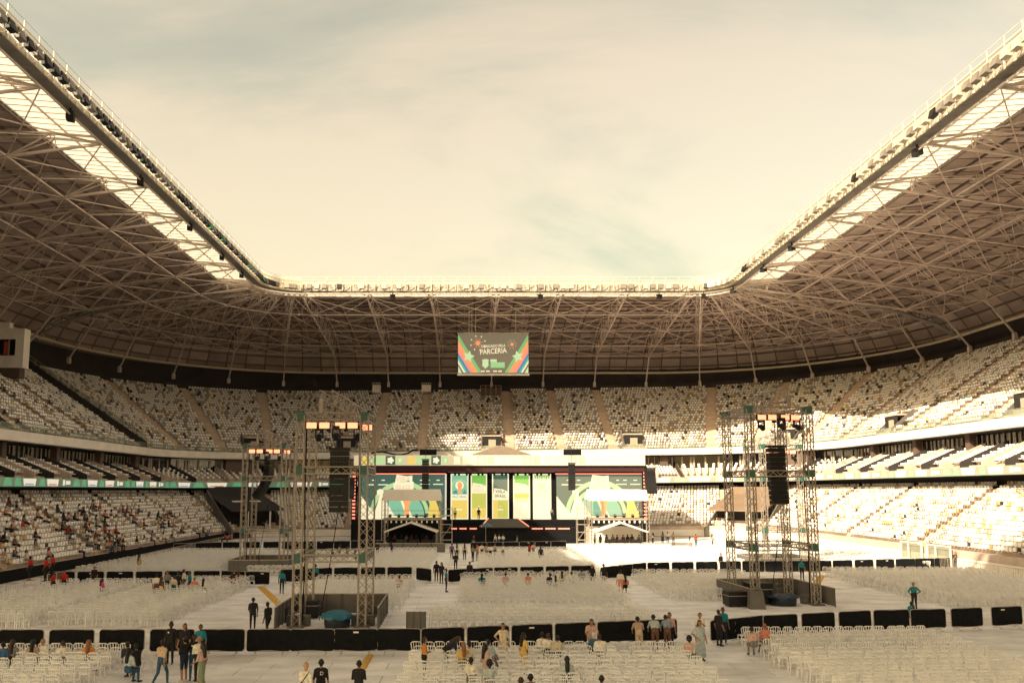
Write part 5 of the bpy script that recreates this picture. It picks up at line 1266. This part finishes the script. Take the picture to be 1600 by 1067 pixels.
def person_mesh(pose, vox=0.017):
    C, U, nod = capsules(pose); bm = bmesh.new()
    for a, b, ra, rb, tg in C: add_capsule(bm, a, b, ra, rb)
    bmesh.ops.recalc_face_normals(bm, faces=bm.faces)
    me = bpy.data.meshes.new('tmp'); bm.to_mesh(me); bm.free(); ob = bpy.data.objects.new('tmp', me); COL.objects.link(ob)
    md = ob.modifiers.new('r', 'REMESH'); md.mode = 'VOXEL'; md.voxel_size = vox; md.use_smooth_shade = True
    s = ob.modifiers.new('s', 'SMOOTH'); s.factor = .5; s.iterations = 2
    dg = bpy.context.evaluated_depsgraph_get(); out = bpy.data.meshes.new_from_object(ob.evaluated_get(dg)); bpy.data.objects.remove(ob); out.name = 'person'
    n = len(out.polygons); c = np.zeros(n * 3, np.float32); out.polygons.foreach_get('center', c); c = c.reshape(-1, 3)
    best = np.full(n, 1e9); tagv = np.zeros(n, int)
    for a, b, ra, rb, tg in C:
        ab = b - a; t = np.clip(((c - a) @ ab) / max(ab @ ab, 1e-9), 0, 1); dd = np.linalg.norm(c - (a + t[:, None] * ab), axis=1) - (ra + (rb - ra) * t)
        m = dd < best; best[m] = dd[m]; tagv[m] = tg
    hc = U(0, .02 + nod * .09, .66); hd = tagv == 4; rel = c - hc
    hair = hd & ((rel[:, 1] < .012) | (rel[:, 2] > .075)); eye = hd & (abs(abs(rel[:, 0]) - .035) < .014) & (abs(rel[:, 2] - .012) < .010) & (rel[:, 1] > .04)
    mouth = hd & (abs(rel[:, 0]) < .025) & (abs(rel[:, 2] + .045) < .007) & (rel[:, 1] > .04)
    mi = np.where(tagv == 4, 0, np.where(tagv == 5, 4, tagv)); mi[hair] = 4 if not pose.get('bald') else 0; mi[eye] = 4
    for m_ in range(5): out.materials.append(dummy[m_])
    out.polygons.foreach_set('material_index', mi.astype(np.int32)); out.polygons.foreach_set('use_smooth', [True] * n); return out
POSES = dict(
 stand=dict(), standf=dict(hair='long'), phone=dict(arm=('phone', 'phone'), nod=.25), fold=dict(arm=('fold', 'fold')), hips=dict(arm=('hips', 'hips')), afro=dict(hair='afro', arm=('down', 'fwd')), cap=dict(hair='cap', arm=('down', 'down')),
 walk=dict(stride=.24, arm=('fwd', 'swing')), walkp=dict(stride=.22, arm=('down', 'phone'), nod=.3, lean=.06), walkf=dict(stride=.22, skirt=True, hem=.34, hair='long', arm=('fwd', 'down')), skirt=dict(skirt=True, hem=.50, hair='long', arm=('fwd', 'down')), dress=dict(skirt=True, hem=.22, hair='long', dress=True, arm=('down', 'hips')), shorts=dict(shorts=True, arm=('phone', 'fwd'), hair='bun'), bald=dict(bald=True, arm=('phone', 'down')),
 bend=dict(lean=1.05, arm=('reach', 'reach'), hair='long'), leanf=dict(lean=.45, arm=('reach', 'reach')), leanw=dict(lean=.38, arm=('reach', 'reach'), hair='long'),
 sit=dict(seat=True, arm=('lap', 'lap')), sitf=dict(seat=True, arm=('lap', 'lap'), hair='long', knee=.09), sitc=dict(seat=True, lean=.16, arm=('lap', 'chin'), nod=.2), sitd=dict(seat=True, lean=.28, arm=('lap', 'lap'), nod=.3, hair='bun'), situ=dict(seat=True, arm=('lap', 'up'), hair='afro'), sitb=dict(seat=True, bald=True, lean=-.05, arm=('lap', 'lap')))
PM = {k: person_mesh(v) for k, v in POSES.items()}
CL = dict(black=(.022, .021, .023), navy=(.022, .030, .055), white=(.72, .68, .60), cream=(.62, .54, .40), beige=(.50, .38, .27), red=(.48, .028, .022), teal=(.02, .20, .25), blue=(.05, .12, .24), jeans=(.035, .085, .15), lblue=(.40, .46, .48), pink=(.62, .06, .22), salmon=(.62, .24, .17), green=(.20, .24, .15), yellow=(.62, .42, .14), orange=(.55, .22, .06), purple=(.16, .09, .24), grey=(.20, .19, .18), brown=(.14, .075, .05), stripe=(.42, .30, .24), maroon=(.16, .025, .03), olive=(.18, .17, .09), rose=(.55, .36, .32), floral=(.25, .30, .36))
def cmat(c): return mat('cloth ' + c, CL[c], .85, noise=.22, nscale=9, spec=.2, bump=.9, detail=3)
SKIN = [mat('skin light', (.47, .27, .18), .55, noise=.05), mat('skin tan', (.31, .165, .10), .55, noise=.05), mat('skin brown', (.15, .075, .045), .55, noise=.05), mat('skin dark', (.07, .036, .024), .55, noise=.05)]
HAIR = dict(k=mat('hair black', (.008, .007, .007), .5, noise=.2), b=mat('hair brown', (.04, .02, .012), .5, noise=.2), o=mat('hair auburn', (.24, .10, .04), .5, noise=.2), w=mat('hair white', (.55, .52, .48), .6, noise=.1), n=mat('hair blond', (.30, .19, .08), .5, noise=.2))
SHOE = [mat('shoe black', (.012, .012, .012), .5, noise=0), mat('shoe white', (.6, .56, .5), .5, noise=0)]
def put_person(pose, loc, rz, top, bot, label, group=None, skin=None, hair='k', scale=1.0, parent=None, shoe=0):
    o = link('person', PM[pose], parent, loc, rz); o.scale = (scale, scale, scale)
    ms = [SKIN[skin if skin is not None else random.choice((0, 1, 1, 2, 2, 3))], cmat(top), cmat(bot), SHOE[shoe], HAIR[hair]]
    for i, m_ in enumerate(ms): o.material_slots[i].link = 'OBJECT'; o.material_slots[i].material = m_
    return tag(o, label, 'person', group)
HZ = {k: (1.28 if v.get('seat') else 1.72) for k, v in POSES.items()}; HZ.update(bend=1.40, leanf=1.62, leanw=1.64, sitd=1.24, situ=1.32, afro=1.80)
# (pose, head-top pixel x, y, heading in degrees (0 faces the stage), top, bottom, hair, skin, label)
PEOPLE = [
 ('walk', 254, 998, 20, 'beige', 'jeans', 'k', 1, 'person in beige long top and blue jeans walking away near the left chairs'),
 ('cap', 268, 972, 180, 'black', 'black', 'k', 3, 'person in black uniform and cap standing at the gap beside the near barriers'),
 ('standf', 289, 973, 180, 'black', 'black', 'b', 1, 'person with long wavy hair and dark patterned dress facing the camera'),
 ('stand', 314, 973, 180, 'teal', 'navy', 'k', 2, 'person in teal shirt just behind the near barrier beside the long haired one'),
 ('shorts', 290, 993, -60, 'black', 'navy', 'k', 1, 'person in black top and dark shorts with bare legs in the left group'),
 ('phone', 304, 991, 160, 'black', 'jeans', 'k', 3, 'person in black printed T-shirt and jeans in the left group'),
 ('bald', 312, 993, -30, 'white', 'black', 'k', 1, 'balding person in white shirt partly hidden behind the green skirt'),
 ('walkf', 317, 1002, -70, 'rose', 'green', 'k', 1, 'person in long sage green skirt walking left in the foreground'),
 ('walk', 396, 933, -15, 'black', 'black', 'k', 2, 'person in black walking behind the barriers, the farther of two'),
 ('walkp', 420, 941, -55, 'black', 'black', 'k', 3, 'person in black walking head down behind the barriers, the nearer of two'),
 ('stand', 245, 896, 0, 'white', 'brown', 'k', 1, 'person in white shirt at the left of the standing group in the chairs'),
 ('stand', 262, 891, 180, 'grey', 'navy', 'k', 1, 'person in grey facing the camera in the group among the chairs'),
 ('standf', 253, 899, 30, 'brown', 'cream', 'b', 2, 'person with dark brown hair and brown top in the group among chairs'),
 ('phone', 272, 897, 20, 'cream', 'jeans', 'k', 1, 'person in broad cream shirt at the middle of the chair group'),
 ('afro', 279, 890, 180, 'black', 'black', 'k', 3, 'person with rounded afro hair in the group among the chairs'),
 ('standf', 288, 889, 90, 'white', 'black', 'k', 1, 'person in white top with long black hair in the chair group'),
 ('stand', 297, 891, -90, 'teal', 'navy', 'k', 1, 'person in teal uniform at the right of the chair group'),
 ('sit', 304, 903, 0, 'salmon', 'cream', 'n', 0, 'seated person in salmon top beside the standing chair group'),
 ('sitf', 318, 904, 0, 'white', 'grey', 'k', 1, 'seated person in white right of the salmon top'),
 ('sitf', 363, 894, 0, 'maroon', 'black', 'k', 2, 'seated person in maroon before the middle barriers, left of a pair'),
 ('sitf', 373, 892, 0, 'rose', 'black', 'b', 1, 'seated person in rose before the middle barriers, right of a pair'),
 ('sit', 5, 1003, 0, 'blue', 'jeans', 'k', 1, 'seated person in blue at the very left edge of the near chairs'),
 ('sitf', 20, 1002, 0, 'grey', 'black', 'b', 2, 'seated person in grey second from the left edge'),
 ('sitf', 52, 1001, 0, 'stripe', 'black', 'k', 1, 'seated person with tan top left of the white one, near left row'),
 ('sit', 67, 1000, 0, 'white', 'black', 'n', 0, 'seated person in white with fair hair in the near left row'),
 ('sitc', 98, 1002, -20, 'white', 'grey', 'b', 0, 'seated person in white resting a hand on the chin'),
 ('sitf', 139, 1001, 0, 'orange', 'black', 'o', 0, 'seated person with long auburn hair in the near left row'),
 ('sit', 199, 1003, 10, 'navy', 'jeans', 'k', 2, 'seated person in navy at the right end of the near left row'),
 ('sitc', 216, 1006, -60, 'black', 'black', 'k', 2, 'seated person all in black turned right on the loose chairs'),
 ('sitf', 202, 1015, 20, 'lblue', 'jeans', 'k', 2, 'seated person with long dark hair and pale blue top on the loose chairs'),
 ('stand', 148, 883, 180, 'black', 'black', 'b', 1, 'person in black standing behind the middle barriers by the left railing'),
 ('stand', 84, 892, 90, 'red', 'black', 'k', 2, 'person in red behind the middle barriers at the left, left of two'),
 ('stand', 101, 890, 150, 'red', 'black', 'k', 1, 'person in red behind the middle barriers at the left, right of two'),
 ('dress', 218, 866, 30, 'beige', 'beige', 'b', 1, 'person in pale beige dress beside the left railing'),
 ('sitf', 160, 905, 40, 'pink', 'black', 'b', 1, 'seated person in bright pink at the left front row of chairs'),
 ('stand', 441, 889, 0, 'teal', 'navy', 'k', 2, 'person in teal standing beyond the left post of the near left tower'),
 ('stand', 474, 884, 0, 'black', 'black', 'k', 2, 'person in black standing between the posts of the near left tower'),
 ('stand', 493, 881, 0, 'teal', 'black', 'k', 1, 'person in teal vest seen inside the near left tower frame'),
 ('standf', 682, 875, 180, 'black', 'black', 'k', 2, 'person in black with long hair at the barrier gap, left of three'),
 ('standf', 690, 877, 200, 'black', 'black', 'k', 1, 'person in black at the barrier gap, middle of three'),
 ('stand', 697, 887, 90, 'teal', 'navy', 'k', 2, 'person in teal jacket at the barrier gap, right of three'),
 ('fold', 712, 862, 180, 'black', 'black', 'k', 2, 'person in black with folded arms in the far centre aisle'),
 ('stand', 734, 876, 180, 'black', 'black', 'k', 2, 'person in black behind the middle barriers right of the aisle'),
 ('stand', 706, 848, 0, 'purple', 'navy', 'b', 1, 'person in purple shirt beyond the far chairs'),
 ('standf', 714, 849, 0, 'white', 'navy', 'k', 1, 'person in white beside the purple shirt'),
 ('bald', 478, 1034, 20, 'white', 'lblue', 'w', 0, 'bald person in white shirt with shoulder strap at the bottom edge'),
 ('stand', 502, 1028, 0, 'black', 'black', 'k', 1, 'person in black T-shirt with white back print at the bottom edge, left'),
 ('phone', 561, 1028, 0, 'black', 'black', 'k', 2, 'person in plain black T-shirt at the bottom edge, right of the pair'),
 ('fold', 663, 993, 80, 'orange', 'black', 'k', 1, 'person in orange top and long black skirt left of the centre chairs'),
 ('bend', 697, 994, 60, 'navy', 'black', 'b', 1, 'person bending over the chairs before the near barriers'),
 ('sitf', 724, 1006, -20, 'yellow', 'brown', 'o', 1, 'seated person in yellow with auburn hair in the centre chairs'),
 ('sit', 733, 1003, 10, 'white', 'grey', 'k', 1, 'seated person in white behind the yellow top'),
 ('standf', 759, 1003, 60, 'rose', 'rose', 'k', 1, 'person in pale rose with long black hair among the centre chairs'),
 ('sit', 736, 1027, 0, 'white', 'grey', 'k', 2, 'seated person in broad white shirt in the centre chairs'),
 ('situ', 765, 1030, 15, 'lblue', 'grey', 'k', 3, 'seated person with big round black hair in the centre chairs'),
 ('dress', 786, 972, 180, 'cream', 'cream', 'b', 1, 'person in cream dress facing the camera behind the near barrier'),
 ('leanf', 774, 999, -70, 'lblue', 'grey', 'k', 1, 'person in pale blue shirt leaning over the front chairs'),
 ('dress', 818, 986, 60, 'yellow', 'yellow', 'k', 2, 'person in yellow dress standing before the near barrier'),
 ('sit', 847, 989, 0, 'white', 'grey', 'k', 1, 'seated person in white, left of three before the near barrier'),
 ('sitc', 855, 991, 20, 'white', 'black', 'b', 1, 'seated person in white, middle of three before the near barrier'),
 ('sit', 871, 994, -20, 'cream', 'black', 'k', 1, 'seated person in cream, right of three before the near barrier'),
 ('leanw', 923, 968, 180, 'rose', 'beige', 'b', 1, 'person leaning on the near barrier from behind, facing the camera'),
 ('sit', 928, 990, 0, 'blue', 'navy', 'w', 0, 'seated white haired person in blue before the near barrier'),
 ('sit', 937, 993, 0, 'white', 'grey', 'k', 1, 'seated person in broad white shirt right of the white haired one'),
 ('leanf', 998, 965, 0, 'stripe', 'beige', 'k', 2, 'person in striped top leaning on the near barrier, left of three'),
 ('leanf', 1023, 963, 0, 'lblue', 'brown', 'k', 2, 'person in pale blue shirt leaning on the near barrier, middle of three'),
 ('leanf', 1042, 961, 0, 'floral', 'brown', 'k', 1, 'person in grey blue shirt leaning on the near barrier, right of three'),
 ('standf', 1046, 955, 180, 'rose', 'black', 'k', 1, 'person with long black hair just beyond the three at the barrier'),
 ('sitf', 886, 1028, 0, 'lblue', 'navy', 'k', 1, 'lone seated person with long black hair in the centre chairs'),
 ('sit', 829, 1055, 0, 'navy', 'navy', 'k', 1, 'black haired head at the bottom edge, left of centre chairs, right of a pair'),
 ('sit', 814, 1061, 0, 'grey', 'navy', 'b', 1, 'dark haired head at the bottom edge, left of a pair'),
 ('sit', 940, 1055, 0, 'black', 'navy', 'k', 1, 'lone black haired head at the bottom edge of the centre chairs'),
 ('situ', 1077, 993, 30, 'rose', 'grey', 'k', 1, 'seated person with bushy hair and raised arm at the end of the centre chairs'),
 ('dress', 1093, 968, 170, 'lblue', 'lblue', 'b', 1, 'person in long pale blue dress standing in the right aisle'),
 ('phone', 1093, 955, 180, 'white', 'grey', 'k', 1, 'person in white shirt behind the pale blue dress'),
 ('stand', 1122, 951, 60, 'black', 'black', 'b', 1, 'person in black standing at the left end of the right barriers'),
 ('stand', 1129, 949, 180, 'teal', 'navy', 'k', 2, 'person in teal half hidden behind the right barriers'),
 ('stand', 943, 880, 180, 'black', 'black', 'k', 2, 'person in black at the middle barrier gap right of centre'),
 ('standf', 925, 881, 180, 'black', 'black', 'k', 1, 'person in black with long hair left of the middle barrier gap'),
 ('sit', 909, 890, 0, 'floral', 'navy', 'k', 1, 'seated person in patterned blue shirt in the middle centre chairs'),
 ('sit', 893, 893, 0, 'white', 'grey', 'b', 1, 'seated person in white left of the patterned shirt'),
 ('sitf', 878, 893, 0, 'cream', 'black', 'b', 1, 'seated person in cream, middle centre chairs'),
 ('sitd', 857, 897, 40, 'black', 'black', 'k', 2, 'seated person in black leaning forward, middle centre chairs'),
 ('sitf', 868, 899, 0, 'white', 'grey', 'k', 1, 'seated person in white with long hair, middle centre chairs'),
 ('sitf', 753, 897, 10, 'teal', 'black', 'k', 1, 'seated person in teal at the left of the middle centre chairs'),
 ('sit', 790, 895, 0, 'rose', 'black', 'k', 1, 'seated person in rose in the front row of the middle centre chairs'),
 ('sit', 825, 895, 0, 'salmon', 'black', 'b', 1, 'seated person in salmon in the front row, middle centre chairs'),
 ('sit', 624, 899, 0, 'rose', 'black', 'b', 0, 'seated person in rose behind the near left tower block'),
 ('stand', 969, 890, 0, 'white', 'salmon', 'k', 1, 'person in white standing at the corner of the middle right block'),
 ('sitf', 977, 899, 0, 'salmon', 'black', 'b', 0, 'seated person in salmon at the corner of the middle right block'),
 ('stand', 1126, 864, 150, 'black', 'black', 'b', 1, 'person in black standing beyond the middle barriers, left of the right tower'),
 ('hips', 1427, 909, 0, 'teal', 'black', 'n', 1, 'person in teal jacket standing behind the right near barriers'),
 ('sitc', 1420, 940, 90, 'teal', 'black', 'k', 2, 'crouched person in teal at the right near barriers'),
 ('stand', 1252, 873, 180, 'teal', 'black', 'k', 1, 'person in teal at the middle barriers inside the near right tower'),
 ('phone', 1492, 861, 180, 'black', 'black', 'k', 1, 'person in black at the far right end of the middle barriers'),
 ('sit', 1547, 864, -90, 'red', 'black', 'k', 1, 'seated person in red by the right stand, left of two'),
 ('sit', 1553, 867, -90, 'red', 'black', 'k', 2, 'seated person in red by the right stand, right of two'),
 ('sitd', 1177, 981, 0, 'rose', 'grey', 'k', 1, 'seated person in rose at the left end of the near right block'),
 ('sit', 1195, 976, 0, 'salmon', 'grey', 'o', 1, 'seated person in salmon check at the near right block'),
]
nrand = random.Random(11)
for pose, px_, py_, hd, top, bot, hair, sk, lab in PEOPLE:
    p = gnd(px_, py_, HZ[pose] * (1.0)); sc_ = nrand.uniform(.97, 1.03)
    o = put_person(pose, (p.x, p.y, 0.0), R(-hd), top, bot, lab, 'people on the floor', sk, hair, sc_, shoe=nrand.choice((0, 0, 1)))
    if 'white back print' in lab:
        b = MB(); b.tube([(.05 + .045 * math.cos(a), -.118, 1.27 + .05 * math.sin(a)) for a in [2 * math.pi * i / 12 for i in range(12)]], .010, 5, closed=True); b.bar((.005, -.12, 1.21), (.005, -.12, 1.33), .02)
        b.build('shirt_print', M['canopy'], o)
    if 'shoulder strap' in lab:
        MB().tube([(.15, -.03, 1.42), (.06, -.125, 1.26), (-.08, -.135, 1.08), (-.19, -.04, .94)], .016, 5).build('strap', M['black'], o); MB().hexa([(-.27, -.12, .72), (-.17, -.14, .72), (-.17, .12, .72), (-.27, .12, .72), (-.26, -.1, .96), (-.18, -.12, .96), (-.18, .1, .96), (-.26, .1, .96)]).build('bag', M['black'], o)
    if top == 'black' and pose in ('cap', 'phone'):
        MB().box(.04, .10, .112, .118, 1.27, 1.33).build('chest_badge', M['canopy'], o)
# flat back prints and a strap
# crowd before the stage and technicians under the tents
k = 0
tops = ['white', 'cream', 'green', 'salmon', 'white', 'stripe', 'white', 'beige', 'white', 'red', 'rose', 'navy', 'black', 'lblue']
for px_, py_ in ((726, 849), (739, 851), (746, 850), (753, 848), (760, 849), (766, 850), (773, 848), (786, 849), (827, 848), (833, 847), (845, 853), (740, 836), (774, 834), (780, 834), (786, 834), (808, 836), (1012, 832), (1020, 832), (1035, 830), (1043, 830), (1052, 831), (1078, 838), (1087, 834), (1113, 834), (612, 846), (590, 846), (556, 858), (520, 852), (531, 850), (543, 853)):
    p = gnd(px_, py_, 1.72)
    if p.y > 112: p = at(px_, py_, 111.0); p.z = 0
    k += 1; tp = tops[k % len(tops)]
    put_person(nrand.choice(('stand', 'standf', 'phone', 'fold', 'hips', 'skirt')), (p.x, p.y, 0), R(nrand.uniform(0, 360)), tp, nrand.choice(('black', 'navy', 'jeans', 'grey')), f'small figure in {tp} before the stage, {ordinal(k)} counted in the far crowd', 'far crowd before the stage', None, nrand.choice('kkkb'))
for c_, cx_ in (('shaded', at(643, 850, 103).x), ('sunlit', at(968, 850, 103).x)):
    for i in range(9):
        tp = nrand.choice(('black', 'black', 'navy', 'grey', 'maroon')); put_person(nrand.choice(('stand', 'phone', 'fold', 'standf')), (cx_ - 2.9 + i * .7 + nrand.uniform(-.15, .15), 102.6 + nrand.uniform(.6, 1.8), 0), R(nrand.uniform(-60, 60)), tp, 'black', f'technician in {tp} under the tent of the {c_} camera platform, {ordinal(i + 1)} from the left', 'technicians under the tents')
for px_, zz, yy, tp, lab in ((748, 3.1, 116.6, 'black', 'person in black standing on the stage before the second column screen'), (711, 3.1, 116.6, 'white', 'person in white standing on the stage before the leftmost column screen'), (862, 3.1, 116.8, 'grey', 'person in grey standing on the stage before the cream column screen')):
    put_person('stand', (at(px_, 800, yy).x, yy, zz), R(180), tp, 'black', lab, 'people on the stage')
# spectators in the left lower stand
EL = [(60, 800, 60, 14, .30), (130, 822, 40, 22, .42), (100, 812, 40, 16, .34), (160, 850, 34, 18, .5), (230, 862, 66, 15, .55), (200, 806, 34, 12, .28), (255, 812, 22, 12, .36), (28, 872, 26, 12, .30), (292, 840, 26, 12, .38), (140, 798, 26, 12, .28), (90, 845, 30, 12, .18), (150, 835, 150, 45, .10), (300, 850, 55, 22, .22), (20, 820, 40, 40, .16)]
spec_tops = ['maroon', 'white', 'rose', 'black', 'navy', 'red', 'salmon', 'beige', 'brown', 'grey', 'white', 'stripe', 'black', 'cream', 'brown', 'rose', 'maroon', 'black']
ns_ = 0; done = set()
for i, r in enumerate(ALL):
    if r[4] != 'lower' or r[5] != 'L': continue
    u, v, zc = project(r[0], r[1], r[2] + .7)
    if u < -5: continue
    pr = max([e[4] for e in EL if ((u - e[0]) / e[2]) ** 2 + ((v - e[1]) / e[3]) ** 2 < 1] + [0])
    if nrand.random() < pr * .62 and ns_ < 240:
        ns_ += 1; tp = nrand.choice(spec_tops); ps = nrand.choice(('sit', 'sitf', 'sitc', 'sitd', 'sit', 'sitf', 'situ'))
        sec = sum(1 for k2, q in low_aisles if k2 == 'L' and q < r[8])
        put_person(ps, (r[0], r[1], r[2] + .01), r[3] + math.pi + nrand.uniform(-.3, .3), tp, nrand.choice(('black', 'navy', 'jeans', 'grey', 'cream')), f'spectator in {tp}, left lower stand, {ordinal(r[6] + 1)} row up, {ordinal(r[7])} past the {ordinal(sec) if sec > 1 else "nearest"} aisle', 'spectators in the left lower stand', None, nrand.choice('kkkbbo'))
for px_, py_, lab in ((48, 868, 'person in red standing at the rail of the left lower stand, alone'), (73, 869, 'person in red at the rail of the left lower stand, left of two'), (83, 865, 'person in red at the rail of the left lower stand, right of two')):
    p = gnd(px_, py_, 1.0 + 1.72); put_person('stand', (max(-40.9, p.x) if p.x > -40.9 else p.x, p.y, 1.0), R(90), 'red', 'black', lab, 'red jackets at the left rail')
for px_, py_, tp, yy, lab in ((325, 828, 'teal', 104, 'person in bright blue at the far end of the left rail'), (352, 832, 'red', 108, 'person in red at the far end of the left rail, left of two'), (360, 832, 'red', 108, 'person in red at the far end of the left rail, right of two')):
    p = gnd(px_, py_, 1.72); put_person('sit', (p.x, p.y, .35), R(90), tp, 'navy', lab, 'people at the far left rail')
